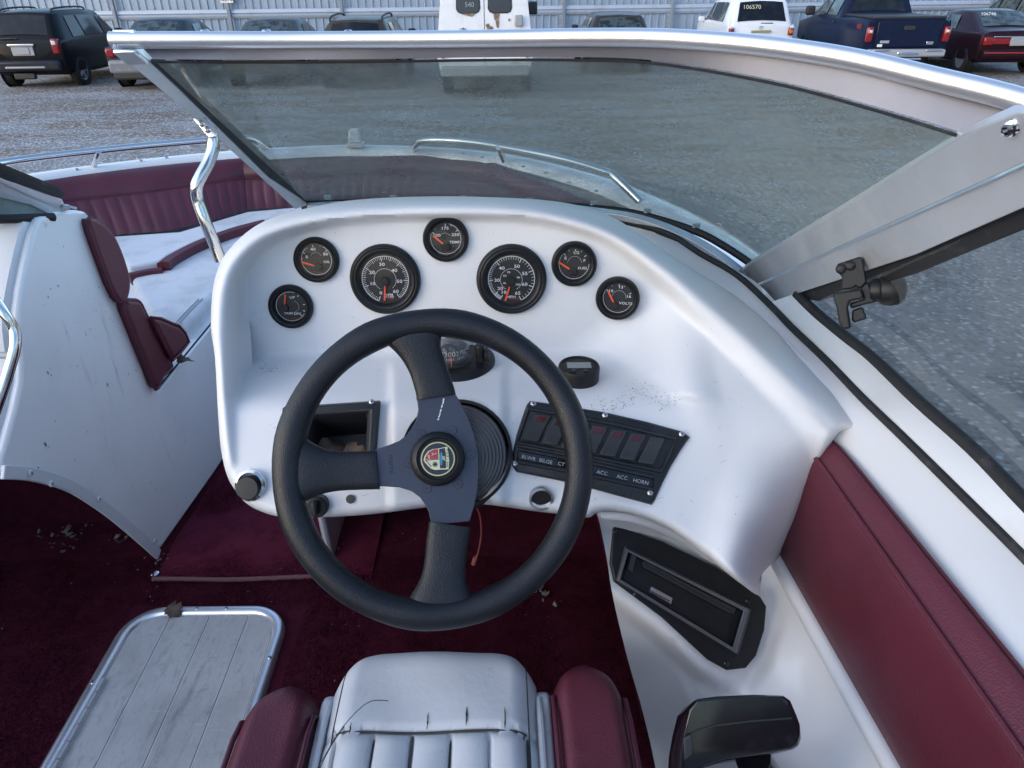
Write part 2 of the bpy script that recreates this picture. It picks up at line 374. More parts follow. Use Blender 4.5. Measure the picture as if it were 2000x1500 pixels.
def tps(pts):
    A = np.array(pts, float); x, y, z = A[:, 0]/500, A[:, 1]/500, A[:, 2]; n = len(A)
    def U(r2): return np.where(r2 > 1e-12, r2*np.log(np.maximum(r2, 1e-12)), 0)
    K = U((x[:, None]-x)**2+(y[:, None]-y)**2)+np.eye(n)*1e-3
    Pm = np.c_[np.ones(n), x, y]; Mx = np.block([[K, Pm], [Pm.T, np.zeros((3, 3))]])
    w = np.linalg.solve(Mx, np.r_[z, 0, 0, 0])
    def f(X, Y):
        X = np.asarray(X, float)/500; Y = np.asarray(Y, float)/500; out = w[n]+w[n+1]*X+w[n+2]*Y
        for i in range(n): out = out+w[i]*U((X-x[i])**2+(Y-y[i])**2)
        return out
    return f
def smin(a, b, k):
    h = np.clip(.5+.5*(b-a)/k, 0, 1); return b*(1-h)+a*h-k*h*(1-h)
def smax(a, b, k): return -smin(-a, -b, k)
def sstep(a, b, x):
    t = np.clip((x-a)/(b-a), 0, 1); return t*t*(3-2*t)
FW, RG, UV = np.array(FWD), np.array(RGT), np.array(UPV)
def rays_np(X, Y): return FW+RG*((np.asarray(X)-1000)/FPX)[..., None]-UV*((np.asarray(Y)-750)/FPX)[..., None]
def skin(outline, tf, step=7, holes=(), back=(0, .03, -.02), pad=None):
    """surface over a measured outline, its depth given by tf; edge turned back by BACK"""
    ol = [tuple(p) for p in outline]; pts = list(ol); ed = [(i, (i+1) % len(ol)) for i in range(len(ol))]
    for h in holes:
        n = len(pts); pts += [tuple(p) for p in h]; ed += [(n+i, n+(i+1) % len(h)) for i in range(len(h))]
    xs = [p[0] for p in ol]; ys = [p[1] for p in ol]
    gx, gy = np.meshgrid(np.arange(min(xs), max(xs), step), np.arange(min(ys), max(ys), step)); gx = gx.ravel().astype(float); gy = gy.ravel().astype(float)
    gx = gx+((gy/step).astype(int) % 2)*step*.5
    keep = inpoly_np(gx, gy, ol)
    for h in holes: keep &= ~inpoly_np(gx, gy, h)
    d = segdist(gx, gy, ol+[ol[0]])[0]; keep &= d > step*.45
    pts += list(zip(gx[keep], gy[keep]))
    v, e, f, *_ = delaunay_2d_cdt([Vector(p) for p in pts], ed, [list(range(len(ol)))], 1, 1e-4)
    X = np.array([p.x for p in v]); Y = np.array([p.y for p in v]); t = tf(X, Y)
    W3 = np.array(CAM)+rays_np(X, Y)*t[:, None]
    V = [Vector(p) for p in W3]; F = []
    for q in f:
        cx = sum(v[i].x for i in q)/len(q); cy = sum(v[i].y for i in q)/len(q)
        if any(inpoly(cx, cy, h) for h in holes): continue
        F.append(tuple(q))
    # turn the open edge back
    cnt = {}
    for q in F:
        for a, b in zip(q, q[1:]+q[:1]): cnt[(min(a, b), max(a, b))] = cnt.get((min(a, b), max(a, b)), 0)+1
    bedge = [k for k, c in cnt.items() if c == 1]; mp = {}
    for a, b in bedge:
        for k in (a, b):
            if k not in mp:
                bk = back(X[k], Y[k]) if callable(back) else back
                mp[k] = len(V); V.append(V[k]+Vector(bk))
        F.append((a, b, mp[b], mp[a]))
    return V, F

# ================================================================== GROUND, FENCE
def flat(name, x0, x1, y0, y1, z, mat, nx=1, ny=1, **kw):
    rows = [[Vector((x0+(x1-x0)*i/nx, y0+(y1-y0)*j/ny, z)) for i in range(nx+1)] for j in range(ny+1)]
    return mk(name, *grid(rows), mat, **kw)
flat('ground', -160, 160, -160, 160, 0, 'gravel', 8, 8, kind='structure')

fence = node('fence', (0, 27, 0), label='tall pale blue corrugated steel fence with posts behind the parked cars', cat='fence')
def fy(x): return 27.2+x*.045
SP = 3.72
for k in range(-7, 8):
    x0 = -5.55+SP*k; x1 = x0+SP
    g = G(); xs = []; n = 0; x = x0+.06; rows0, rows1 = [], []
    while x < x1-.06:
        for dx, dy in ((0, 0), (.16, 0), (.18, -.035), (.215, -.035), (.235, 0)):
            if x+dx < x1-.05: rows0.append(Vector((x+dx, fy(x+dx)+dy, .05))); rows1.append(Vector((x+dx, fy(x+dx)+dy, 2.75)))
        x += .25
    g.add(*grid([rows0, rows1])); g.mk('fence_panel', 'fence_steel', fence, angle=20)
    g = G(); g.add(*box((x0, fy(x0)-.13, 1.45), .11, .11, 2.9)); g.mk('fence_post', 'fence_post', fence, bevel=.012)
    g = G()
    pr = [(-.14, .0), (-.07, .05), (-.03, .05), (0, .015), (.03, .05), (.07, .05), (.14, 0)]
    a, b = Vector((x0+.06, fy(x0)-.06, 1.36)), Vector((x1-.06, fy(x1)-.06, 1.36))
    g.add(*grid([[q+Vector((0, -dy, dz)) for dz, dy in pr] for q in (a, b)])); g.mk('guard_rail', 'guard_rail', fence)
sx = -9.27
sign = node('number_sign', (sx, fy(sx)-.2, 1.9), label='small white number sign on a fence post above a dark sedan', cat='sign')
mk('sign_board', *box((sx+.02, fy(sx)-.205, 1.98), .42, .012, .58), 'sign_white', sign, bevel=.02)
g = G(); g.add(*text('K570', .19, (sx+.02, fy(sx)-.214, 1.80), (Vector((1, 0, 0)), Vector((0, 0, 1)), Vector((0, -1, 0))), bold=.01)); g.mk('lettering', 'print_black', sign)

# ================================================================== VEHICLES
def wheel(parent, T, x, y, r, w=.22, rimr=.66, spokes=5):
    s = 1 if x > 0 else -1
    wn = node('wheel', T @ Vector((x, y, r)), parent)
    ax = tuple((T.to_3x3() @ v) for v in (Vector((0, 1, 0)), Vector((0, 0, 1)), Vector((s, 0, 0))))
    c = T @ Vector((x-s*w*.5, y, r))
    mk('tyre', *lathe([(r*rimr, -w/2), (r*.93, -w/2), (r, -w*.35), (r, w*.35), (r*.93, w/2), (r*rimr, w/2), (r*rimr*.98, w*.2)], c+ax[2]*w*0, ax, 28, False), 'tyre', wn)
    g = G(); g.add(*lathe([(r*rimr, w*.46), (r*rimr*.9, w*.42), (r*rimr*.86, w*.2), (.001, w*.2)], c, ax, 28))
    for k in range(spokes):
        a = 2*math.pi*k/spokes; d = ax[0]*math.cos(a)+ax[1]*math.sin(a); q = ax[2].cross(d)
        g.add(*prism([c+d*.03+q*.05+ax[2]*w*.36, c+d*r*rimr*.93+q*.04+ax[2]*w*.42, c+d*r*rimr*.93-q*.04+ax[2]*w*.42, c+d*.03-q*.05+ax[2]*w*.36], ax[2]*-.02))
    g.add(*disc(c, ax, r*.16, 14, w*.4)); g.mk('rim', 'wheel_rim', wn)
def car(name, label, cat, group, X, Y, head, st, paint, glass='car_glass', sides=(), rear=None, side_glass=None, wheels=((.75, .36), (3.6, .36)), wx=.88, lights=None, plate=None, extra=None, spokes=5):
    T = Matrix.Translation((X, Y, 0)) @ Matrix.Rotation(R(head), 4, 'Z')
    root = node(name, (X, Y, 0), label=label, cat=cat, group=group)
    rings = []
    for (y, zb, zbelt, zt, wb, wl, wt) in st:
        h = [(0, zb), (wb*.82, zb), (wb, zb+.09), (wl+.025, zb+(zbelt-zb)*.55), (wl+.01, zbelt-.06), (wl-.01, zbelt), (wt+.035, zt-.07), (wt-.03, zt-.012), (wt-.14, zt+.012), (0, zt+.03)]
        full = h+[(-a, b) for a, b in reversed(h[1:-1])]
        rings.append([Vector((a, y, b)) for a, b in full])
    n = len(rings[0]); V = [T @ p for r_ in rings for p in r_]; F = []
    for i in range(len(rings)-1):
        for k in range(n): F.append((i*n+k, i*n+(k+1) % n, (i+1)*n+(k+1) % n, (i+1)*n+k))
    F += [tuple(range(n)), tuple((len(rings)-1)*n+k for k in range(n))]
    mk('body', V, F, paint, root, angle=50, bevel=.075, seg=3)
    def lerp(a, b, t): return a+(b-a)*t
    def ringat(y):
        for i in range(len(st)-1):
            if st[i][0] <= y <= st[i+1][0]:
                f = (y-st[i][0])/(st[i+1][0]-st[i][0]); return [lerp(rings[i][k], rings[i+1][k], f) for k in range(n)]
    if rear:
        i, (a, b), mrg = rear                       # rear glass on the slope between stations i and i+1
        A, B = rings[i], rings[i+1]; L_, R_ = 7, n-7
        rows = []
        for f in (a, (a+b)/2, b):
            l, r_ = lerp(A[L_], B[L_], f), lerp(A[R_], B[R_], f); m_ = lerp(A[9], B[9], f)
            rows.append([l+(r_-l)*s+Vector((0, -.012, .012))+Vector((0, 0, (m_.z-l.z)*math.sin(math.pi*s))) for s in (mrg, .25, .5, .75, 1-mrg)])
        mk('rear_window', *grid([[T @ p for p in r_] for r_ in rows]), glass, root)
    for (y0, y1, k0, k1) in sides:                  # side windows; k narrows the upper edge
        for s in (0, 1):
            q = []
            for (y, f) in ((y0, .06), (y1, .06), (y1-k1, .9), (y0+k0, .9)):
                rg = ringat(y); a, b = (rg[5], rg[6]) if s == 0 else (rg[n-5], rg[n-6])
                q.append(T @ (lerp(a, b, f)+Vector(((.014 if s == 0 else -.014), 0, .004))))
            mk('side_window', q, [(0, 1, 2, 3)], side_glass or glass, root)
    for (y, r_) in wheels:
        for s in (-1, 1):
            ax = tuple((T.to_3x3() @ v) for v in (Vector((0, 1, 0)), Vector((0, 0, 1)), Vector((s, 0, 0))))
            mk('wheel_arch', *ring(T @ Vector((s*(wx+.035), y, r_)), ax, r_*.4, r_*1.17, 0, 360, 24), 'print_black', root)
            wheel(root, T, s*(wx+.06), y, r_, spokes=spokes)
    def B(nm, c, sx_, sy_, sz_, m, bv=.02, tilt=0, **kw):
        ax = (Vector((1, 0, 0)), Vector((0, 1, 0)), Vector((0, 0, 1)))
        v, f = box(c, sx_, sy_, sz_, ax); return mk(nm, [T @ p for p in v], f, m, root, bevel=bv, **kw)
    if lights:
        lx, lz, lw, lh, ly = lights
        for s in (-1, 1): B('taillight', (s*lx, ly, lz), lw, .16, lh, 'tail_red', .04)
    if plate: B('licence_plate', (0, plate[1], plate[0]), .32, .02, .16, 'plate_grey', .01)
    if extra: extra(root, T, B)
    return root, T

def suv_st(H=1.70, w=.90, L=4.65, belt=1.08):
    return [(0, .48, belt-.06, belt-.03, w-.06, w-.05, w-.14), (.04, .36, belt, belt+.03, w-.02, w-.02, w-.12), (.40, .28, belt, H-.05, w, w-.01, w-.24), (.75, .26, belt, H, w, w, w-.24), (2.0, .26, belt, H, w, w, w-.22), (2.75, .26, belt, H-.05, w, w, w-.24), (3.45, .26, belt-.03, belt+.04, w, w, w-.14), (4.3, .28, belt-.1, belt-.05, w, w-.02, w-.14), (L, .38, .78, .82, w-.16, w-.14, w-.2)]
def sedan_st(H=1.45, w=.90, L=4.85, belt=.95):
    return [(0, .42, belt-.06, belt-.03, w-.12, w-.1, w-.2), (.05, .32, belt, belt+.03, w-.03, w-.03, w-.14), (.62, .26, belt+.01, belt+.07, w, w-.01, w-.14), (1.40, .24, belt+.01, H-.04, w, w, w-.27), (1.9, .24, belt, H, w, w, w-.26), (2.5, .24, belt, H-.03, w, w, w-.27), (3.4, .24, belt-.03, belt+.03, w, w, w-.14), (4.4, .26, belt-.16, belt-.12, w, w-.03, w-.16), (L, .34, .66, .7, w-.2, w-.16, w-.24)]
def mirrors(B, y, z, x=1.0, m='print_black'):
    for s in (-1, 1): B('door_mirror', (s*x, y, z), .2, .12, .15, m, .035)
def at_px(px, Y, z):                                 # X of a picture column on the parked row
    t = 0.87*Y-0.492*(z-2.2); return (px-1000)/FPX*t

def x_equinox(root, T, B):
    for s in (-1, 1):
        g = G(); g.add(*[[T @ p for p in q] if i == 0 else q for i, q in enumerate(tube(spline([(s*.60, .62, 1.66), (s*.60, .72, 1.735), (s*.60, 1.4, 1.76), (s*.61, 2.2, 1.74), (s*.61, 2.35, 1.68)], 5), .022, 8))])
        g.mk('roof_rail', 'print_black', root)
        B('reflector', (s*.62, -.075, .52), .14, .02, .035, 'tail_red', .005)
        B('lamp_lens', (s*.80, -.085, 1.03), .1, .03, .09, 'tail_clear', .02)
    B('chrome_strip', (0, -.04, .985), .62, .05, .06, 'chrome', .015)
    B('plate_recess', (0, -.02, .86), .52, .03, .22, 'plate_grey', .03)
    B('bumper', (0, -.04, .53), 1.66, .2, .24, 'paint_charcoal', .06)
    B('bumper_trim', (0, -.135, .5), .95, .05, .05, 'plate_grey', .02)
    B('rear_wiper', (-.25, -.0, 1.13), .4, .03, .03, 'print_black', .008)
    B('tow_hitch', (-.1, -.05, .30), .5, .12, .14, 'print_black', .03)
    mirrors(B, 3.2, 1.12); return
car('parked_suv', 'black suv parked at the end of the row, red taillight and chrome strip showing', 'car', 'cars parked along the fence', -11.75, 19.0, 3, suv_st(1.70, .92), 'paint_black', rear=(1, (.12, .88), .07), sides=((.75, 1.35, .12, .0), (1.45, 2.45, 0, .05), (2.52, 3.2, .02, .5)), lights=(.80, .95, .17, .34, .0), plate=(.86, -.04), extra=x_equinox)
def x_sedan1(root, T, B):
    B('bumper', (0, -.05, .52), 1.64, .22, .30, 'paint_silver', .07); B('bumper_valance', (0, -.03, .33), 1.5, .2, .2, 'print_black', .05)
    mirrors(B, 3.0, 1.0)
    B('lettering_badge', (-.55, -.012, .86), .24, .008, .05, 'chrome', .004)
car('parked_sedan', 'dark grey sedan beside the black suv, rear corner showing under the windshield frame', 'car', 'cars parked along the fence', -8.75, 18.7, 2, sedan_st(1.47), 'paint_charcoal', glass='car_glass_clear', rear=(2, (.15, .92), .1), sides=((1.45, 2.2, .25, 0), (2.25, 3.15, .02, .5)), lights=(.74, .82, .22, .2, .02), plate=(.72, -.02), extra=x_sedan1)
car('parked_sedan', 'dark sedan with pale dust on its roof below the number sign', 'car', 'cars parked along the fence', -5.95, 18.6, 1, sedan_st(1.45), 'paint_bronze', glass='car_glass_clear', rear=(2, (.15, .92), .1), sides=((1.45, 2.2, .25, 0), (2.25, 3.15, .02, .5)), lights=(.74, .82, .22, .2, .02), plate=(.72, -.02), extra=lambda r, T, B: mirrors(B, 3.0, 1.0))
def x_rails(root, T, B):
    for s in (-1, 1):
        g = G(); v, f = tube(spline([(s*.60, .5, 1.44), (s*.60, .6, 1.53), (s*.6, 1.5, 1.57), (s*.6, 2.2, 1.54), (s*.6, 2.35, 1.48)], 5), .024, 8)
        g.add([T @ p for p in v], f); g.mk('roof_rail', 'print_black', root)
    mirrors(B, 3.2, 1.08)
car('parked_suv', 'small dark suv with roof rails just left of the white van', 'car', 'cars parked along the fence', -3.52, 18.0, 1, suv_st(1.50, .86, 4.5, 1.0), 'paint_bronze', rear=(1, (.1, .86), .07), sides=((.75, 1.35, .12, 0), (1.45, 2.45, 0, .05), (2.52, 3.2, .02, .5)), lights=(.76, .92, .14, .3, .0), plate=(.8, -.04), extra=x_rails)
# white van
def x_van(root, T, B):
    A0, A1 = Vector((0, 0, 1.10)), Vector((0, .12, 2.05))
    def at(x, z, o=.02): f = (z-1.10)/.95; return T @ Vector((x, .0+.12*f-o, z))
    for s, x in ((0, -.33), (1, .33)):
        q = [(x-.23, 1.74), (x-.20, 1.68), (x-.14, 1.655), (x+.14, 1.655), (x+.20, 1.68), (x+.23, 1.74), (x+.22, 2.0), (x-.22, 2.0)]
        mk('rear_window', [at(a, b, .018) for a, b in q], [tuple(range(8))], 'gloss_black', root)
        mk('window_seal', [at(a, b, .012) for a, b in [(x+(a-x)*1.1, 1.83+(b-1.83)*1.1) for a, b in q]], [tuple(range(8))], 'rubber', root)
    g = G(); g.add(*text('540', .13, at(-.30, 1.80, .024), tuple(T.to_3x3() @ v for v in (Vector((1, 0, 0)), Vector((0, 0, 1)), Vector((0, -1, 0)))))); g.mk('lettering', 'plate_grey', root)
    mk('door_seam', [at(-.006, .6, .012), at(.006, .6, .012), at(.006, 2.03, .012), at(-.006, 2.03, .012)], [(0, 1, 2, 3)], 'grime', root)
    for i, (x, z0, z1, w) in enumerate(((.27, 1.64, 1.36, .05), (.22, 1.64, 1.5, .03), (-.33, 1.64, 1.58, .16))):
        mk('rust_streak', [at(x-w, z0, .014), at(x+w, z0, .014), at(x+w*.5, z1, .014), at(x-w*.4, z1+.03, .014)], [(0, 1, 2, 3)], 'rust', root)
    rr = random.Random(3)
    for (x, z, s) in ((.12, 1.34, .11), (.07, 1.42, .05), (.52, 1.52, .03), (-.62, 1.3, .04)):
        k = 9; mk('rust_patch', [at(x+math.cos(6.283*i/k)*s*rr.uniform(.5, 1), z+math.sin(6.283*i/k)*s*rr.uniform(.5, 1), .013) for i in range(k)], [tuple(range(k))], 'rust', root)
    B('door_latch', (.72, -.02, 1.50), .17, .05, .22, 'plate_grey', .03)
    for s in (-1, 1): B('door_mirror', (s*1.13, 4.0, 1.62), .24, .14, .3, 'print_black', .04)
    B('bumper', (0, -.08, .55), 1.9, .2, .2, 'plate_grey', .04)
car('white_van', 'white van with rust streaks under two black rear windows', 'van', None, -.50, 16.6, 0, [(0, .5, 1.05, 1.10, .97, .99, .97), (.12, .45, 1.2, 2.05, .98, 1.0, .86), (.3, .4, 1.25, 2.12, .98, 1.0, .84), (3.6, .4, 1.25, 2.12, .98, 1.0, .84), (4.3, .4, 1.2, 1.35, .98, 1.0, .9), (5.2, .45, 1.1, 1.15, .95, .95, .85)], 'van_white', sides=((3.3, 4.0, 0, .3),), lights=(.9, .95, .1, .3, .0), wheels=((1.1, .37), (4.4, .37)), wx=.94, extra=x_van)
car('parked_hatchback', 'dark hatchback parked between the white van and the white suv', 'car', 'cars parked along the fence', 2.95, 20.8, -1, suv_st(1.44, .86, 4.2, .95), 'paint_bronze', glass='car_glass_clear', rear=(1, (.1, .86), .07), sides=((.75, 1.35, .12, 0), (1.45, 2.45, 0, .05), (2.52, 3.2, .02, .5)), lights=(.76, .85, .14, .3, .0), plate=(.75, -.04), extra=lambda r, T, B: mirrors(B, 3.1, 1.0))
def x_high(root, T, B):
    g = G(); ax = tuple(T.to_3x3() @ v for v in (Vector((1, 0, 0)), Vector((0, .5, .87)), Vector((0, -.87, .5))))
    g.add(*text('106570', .17, T @ Vector((-.28, .215, 1.53)), ax)); g.mk('lettering', 'cream', root)
    B('chrome_strip', (0, -.03, .93), .56, .05, .06, 'gold', .015)
    g = G(); ax2 = tuple(T.to_3x3() @ v for v in (Vector((1, 0, 0)), Vector((0, 0, 1)), Vector((0, -1, 0))))
    for rx, ry in ((.07, .045), (.03, .045), (.045, .018)):
        c = T @ Vector((0, -.012, 1.02+(.02 if ry < .02 else 0)))
        V = []; m_ = 24
        for k in range(m_): a = 6.283*k/m_; V += [c+ax2[0]*(math.cos(a)*rx)+ax2[1]*(math.sin(a)*ry), c+ax2[0]*(math.cos(a)*(rx-.008))+ax2[1]*(math.sin(a)*(ry-.008))]
        g.add(V, [(2*k, 2*k+1, (2*k+3) % (2*m_), (2*k+2) % (2*m_)) for k in range(m_)])
    g.mk('emblem', 'plate_grey', root)
    for s in (-1, 1): B('turn_lens', (s*.83, -.09, .92), .11, .04, .1, 'tail_amber' if s > 0 else 'tail_red', .02); B('lamp_lens', (s*.84, -.08, 1.03), .12, .05, .06, 'tail_clear', .02)
    B('bumper', (0, -.05, .6), 1.7, .2, .3, 'paint_white', .06); B('rear_wiper', (.15, .03, 1.13), .34, .03, .03, 'print_black', .008)
    mirrors(B, 3.25, 1.12, 1.02, 'paint_white')
car('parked_suv', 'white suv with the number 106570 chalked on its dark rear window', 'car', 'cars parked along the fence', 7.12, 22.3, -2, suv_st(1.76, .93, 4.75, 1.10), 'paint_white', rear=(1, (.06, .88), .06), sides=((.78, 1.35, .12, 0), (1.42, 2.45, 0, .05), (2.5, 3.25, .02, .5)), lights=(.83, .93, .15, .22, .0), extra=x_high)
def x_pickup(root, T, B):
    B('tailgate', (0, -.022, 1.02), 1.50, .05, .56, 'paint_blue', .03)
    B('tailgate_handle', (0, -.055, 1.16), .26, .03, .10, 'print_black', .03)
    B('bed_cover', (0, 1.0, 1.375), 1.70, 1.95, .06, 'print_black', .02)
    B('bumper', (0, -.12, .62), 1.8, .24, .17, 'plate_grey', .04)
    B('bumper_step', (0, -.25, .62), .5, .06, .07, 'chrome', .02); B('tow_hitch', (0, -.28, .50), .62, .12, .05, 'chrome', .02)
    for s in (-1, 1): B('bumper_trim', (s*.62, -.245, .68), .4, .03, .04, 'chrome', .01)
    B('badge_plate', (.55, -.052, .83), .16, .012, .07, 'chrome', .03); B('sticker', (-.62, -.052, .78), .12, .008, .06, 'sign_white', .02)
    B('lettering_badge', (-.52, -.052, .86), .22, .008, .06, 'plate_grey', .005)
    g = G(); ax = tuple(T.to_3x3() @ v for v in (Vector((0, -1, 0)), Vector((0, 0, 1)), Vector((-1, 0, 0))))
    g.add(*text('4X4', .17, T @ Vector((-1.005, .45, 1.17)), ax, bold=.02)); g.mk('lettering', 'print_red', root)
    for s in (-1, 1):
        B('door_mirror', (s*1.14, 3.95, 1.42), .26, .13, .24, 'print_black', .05); B('lamp_lens', (s*.90, -.07, 1.09), .08, .03, .07, 'tail_clear', .02)
        B('door_handle', (s*1.0, 2.35, 1.2), .03, .18, .05, 'print_black', .01)
pst = [(0, .55, 1.28, 1.31, .96, .96, .92), (.05, .5, 1.32, 1.345, .985, .975, .93), (2.0, .5, 1.32, 1.345, .985, .975, .93), (2.02, .5, 1.32, 1.36, .985, .975, .90), (2.16, .5, 1.32, 1.88, .985, .97, .70), (2.4, .5, 1.32, 1.93, .985, .97, .70), (3.5, .5, 1.32, 1.92, .985, .97, .70), (4.35, .5, 1.24, 1.30, .985, .97, .86), (5.4, .55, 1.1, 1.16, .95, .94, .82), (5.6, .6, .9, .94, .85, .84, .7)]
car('pickup_truck', 'dark blue pickup truck with a flat bed cover and chrome hitch step', 'truck', None, 9.62, 19.0, -3, pst, 'paint_blue', rear=(3, (.14, .9), .08), sides=((2.3, 3.0, .05, 0), (3.1, 4.0, .02, .45)), side_glass='car_glass_clear', lights=(.905, 1.02, .15, .34, .0), wheels=((1.15, .40), (4.6, .40)), wx=.92, extra=x_pickup)
def x_buick(root, T, B):
    B('light_bar', (0, -.03, .80), 1.30, .06, .14, 'tail_red', .02); B('plate_recess', (0, -.07, .80), .46, .03, .2, 'plate_grey', .02)
    B('chrome_strip', (0, -.07, .905), 1.3, .03, .025, 'chrome', .008)
    B('bumper', (0, -.06, .52), 1.7, .24, .22, 'paint_maroon', .07); B('bumper_trim', (0, -.19, .55), 1.6, .02, .03, 'print_red', .008)
    g = G(); ax = tuple(T.to_3x3() @ v for v in (Vector((1, 0, 0)), Vector((0, .6, .8)), Vector((0, -.8, .6))))
    g.add(*text('106746', .13, T @ Vector((-.36, 1.08, 1.37)), ax)); g.mk('lettering', 'sign_white', root)
    mirrors(B, 3.0, 1.02)
car('parked_sedan', 'dark maroon sedan with full width taillights beside the blue pickup', 'car', 'cars parked along the fence', 12.75, 19.6, -4, sedan_st(1.45, .93, 5.0, .98), 'paint_maroon', glass='car_glass_clear', rear=(2, (.12, .92), .1), sides=((1.45, 2.2, .25, 0), (2.25, 3.15, .02, .5)), lights=(.74, .80, .26, .2, .0), spokes=12, extra=x_buick)
car('parked_suv', 'dark vehicle behind the maroon sedan, only its roof edge showing', 'car', 'cars parked along the fence', 16.6, 23.5, -4, suv_st(1.72, .92), 'paint_black', glass='car_glass_clear', rear=(1, (.1, .86), .07), sides=((.75, 1.35, .12, 0), (1.45, 2.45, 0, .05), (2.52, 3.2, .02, .5)), lights=(.8, .95, .14, .3, .0), extra=lambda r, T, B: mirrors(B, 3.2, 1.1))

# ================================================================== THE BOAT
boat = node('motorboat', (-.62, .6, 1.0), label='white open bow motorboat with helm console, windshield and maroon trim', cat='boat')
AX = Vector((-.0188, 1, 0)).normalized()            # the boat's own fore-and-aft line
SOLE = 1.2                                           # depth of the cockpit sole under the lens

# ---- hull and gunwale ring
plan = [(-1.95, -1.2, .5), (-1.95, .6, .5), (-1.90, 1.4, .54), (-1.93, 2.15, .585), (-1.80, 2.60, .597), (-1.48, 2.88, .60), (-1.10, 3.06, .60), (-.64, 3.14, .60), (-.10, 2.98, .60), (.28, 2.58, .60), (.47, 2.15, .59), (.545, 1.75, .565), (.555, 1.35, .54), (.56, .6, .53), (.56, -1.2, .53)]
rim = spline([(x, y, 2.2-d) for x, y, d in plan], 8)
rows = []
CEN = Vector((-.64, 0, 0))
for i, p in enumerate(rim):
    a = rim[max(0, i-1)]; b = rim[min(len(rim)-1, i+1)]; T = (b-a).normalized(); out = Vector((-T.y, T.x, 0)).normalized()
    if (p-Vector((-.64, 1, p.z))).dot(out) < 0: out = -out
    wq = lambda f, z_: Vector((-.64+(p.x+.64)*f, min(p.y, 1.2+(p.y-1.2)*(.55+.45*f)) if p.y > 1.2 else p.y, z_))
    rise = max(0, p.y-1.2)
    rows.append([wq(.02, .42+rise*.14), wq(.5, .56+rise*.16), wq(.90, .76+rise*.16), p.lerp(wq(.90, .76+rise*.16), .45)+out*.06, p+out*.05-Vector((0, 0, .16)), p+out*.045-Vector((0, 0, .05)), p+out*.035-Vector((0, 0, .008)), p+out*.02, p, p-out*.05, p-out*.066-Vector((0, 0, .012)), p-out*.07-Vector((0, 0, .03))])
BOWI = [r for r in rows]
mk('hull', *grid(rows), 'hull_white', boat, angle=60)
# rub rail along the gunwale
g = G(); g.add(*tube([r[5] for r in rows], .014, 8)); g.mk('rub_rail', 'rubber', boat)
# gunwale fasteners seen through the windshield
for (px, py) in ((905, 300), (942, 308), (1022, 326), (1066, 338), (1112, 357), (1165, 374), (150, 331), (275, 314), (325, 308)):
    screw(boat, Pd(px, py, .597), (0, 0, 1), .008)

# ---- interior liner: sole, seat bases, console walls
def quadpatch(pts): return pts, [tuple(range(len(pts)))]
g = G()
g.add(*prism([Vector((-1.72, -.6, .98)), Vector((.42, -.6, .98)), Vector((.42, 2.4, .98)), (Vector((-1.5, 2.4, .98)))], (0, 0, .012)))
g.mk('cockpit_sole', 'gelcoat', boat)
WX = -.845
def W_(px, py): return PX(px, py, WX)
# passenger console: side wall facing the walkway
ridge = [(78, 425), (66, 455), (52, 515), (42, 565), (36, 612), (37, 650), (43, 700), (42, 745), (30, 800), (14, 860), (0, 905)]
arch = [(0, 922), (60, 927), (130, 948), (190, 985), (235, 1020), (275, 1055), (306, 1083)]
wall_poly = [(128, 411), (165, 410), (177, 425), (183, 445), (310, 765), (432, 905), (310, 1084)]
top = [(100, 416), (128, 411), (165, 410), (177, 425)]
poly = [W_(*q) for q in ridge[::-1]+[(110, 414), (150, 410), (168, 413), (178, 428)]+[(310, 765)]]
poly2 = [W_(*q) for q in [(310, 765), (415, 676)]]
g = G(); 
low = [W_(432, 905), W_(306, 1084)]
full = [W_(*q) for q in ridge[::-1]]+[W_(*q) for q in [(110, 414), (150, 410), (168, 413), (178, 428), (310, 765)]]
far_top = W_(310, 765)+AX*1.0; far_bot = Vector((far_top.x, far_top.y, 1.0))
full += [far_top, far_bot, W_(432, 905)-Vector((0, 0, .0))]+[W_(*q) for q in arch[::-1]]
g.add(*prism(full, (-.018, 0, 0))); g.mk('passenger_console', 'gelcoat_dirty', boat, bevel=.006, seg=2, label='white passenger console wall beside the walkway')
# its port dash, aft facing
rg = spline([W_(*q) for q in ridge], 4)
rows = []
for p in rg: rows.append([p+Vector((-.015, .01, 0)), p+Vector((-.02, -.012, .002)), p+Vector((-.06, -.02, 0)), p+Vector((-.2, .02, 0)), p+Vector((-.9, .03, 0))])
mk('passenger_dash', *grid(rows), 'pod_white', boat, angle=60)
# console top deck under the port windshield
q = [W_(178, 428), W_(168, 413), W_(110, 414), W_(78, 425)]
mk('console_top', *prism([q[0]+Vector((0, 0, -.004)), q[1]+Vector((0, 0, -.002)), q[2]+Vector((0, 0, -.002)), q[3]+Vector((0, 0, -.006)), q[3]+Vector((-.95, 0, -.01)), q[0]+Vector((-.85, .12, -.01))], (0, 0, -.02)), 'gelcoat', boat, bevel=.006)
mk('console_front', *prism([W_(178, 430)+Vector((-.02, 0, 0)), W_(310, 765)+Vector((-.02, 0, 0)), W_(310, 765)+Vector((-.8, 0, 0)), W_(178, 430)+Vector((-.8, 0, 0))], (0, -.015, 0)), 'gelcoat', boat)
# arch trim flange with rivets
pth = spline([W_(*q)+Vector((.004, 0, 0)) for q in arch], 6)
V, F = sweep(pth, [(-.012, -.004), (.012, -.004), (.012, .004), (-.012, .004)], Vector((1, 0, 0)))
tr = mk('console_trim', V, F, 'gelcoat', boat, bevel=.002)
for q in ((49, 924), (90, 945), (184, 975), (294, 1057)): screw(boat, W_(*q)+Vector((.009, 0, 0)), (1, 0, .1), .006, 'gelcoat', 'rivet')
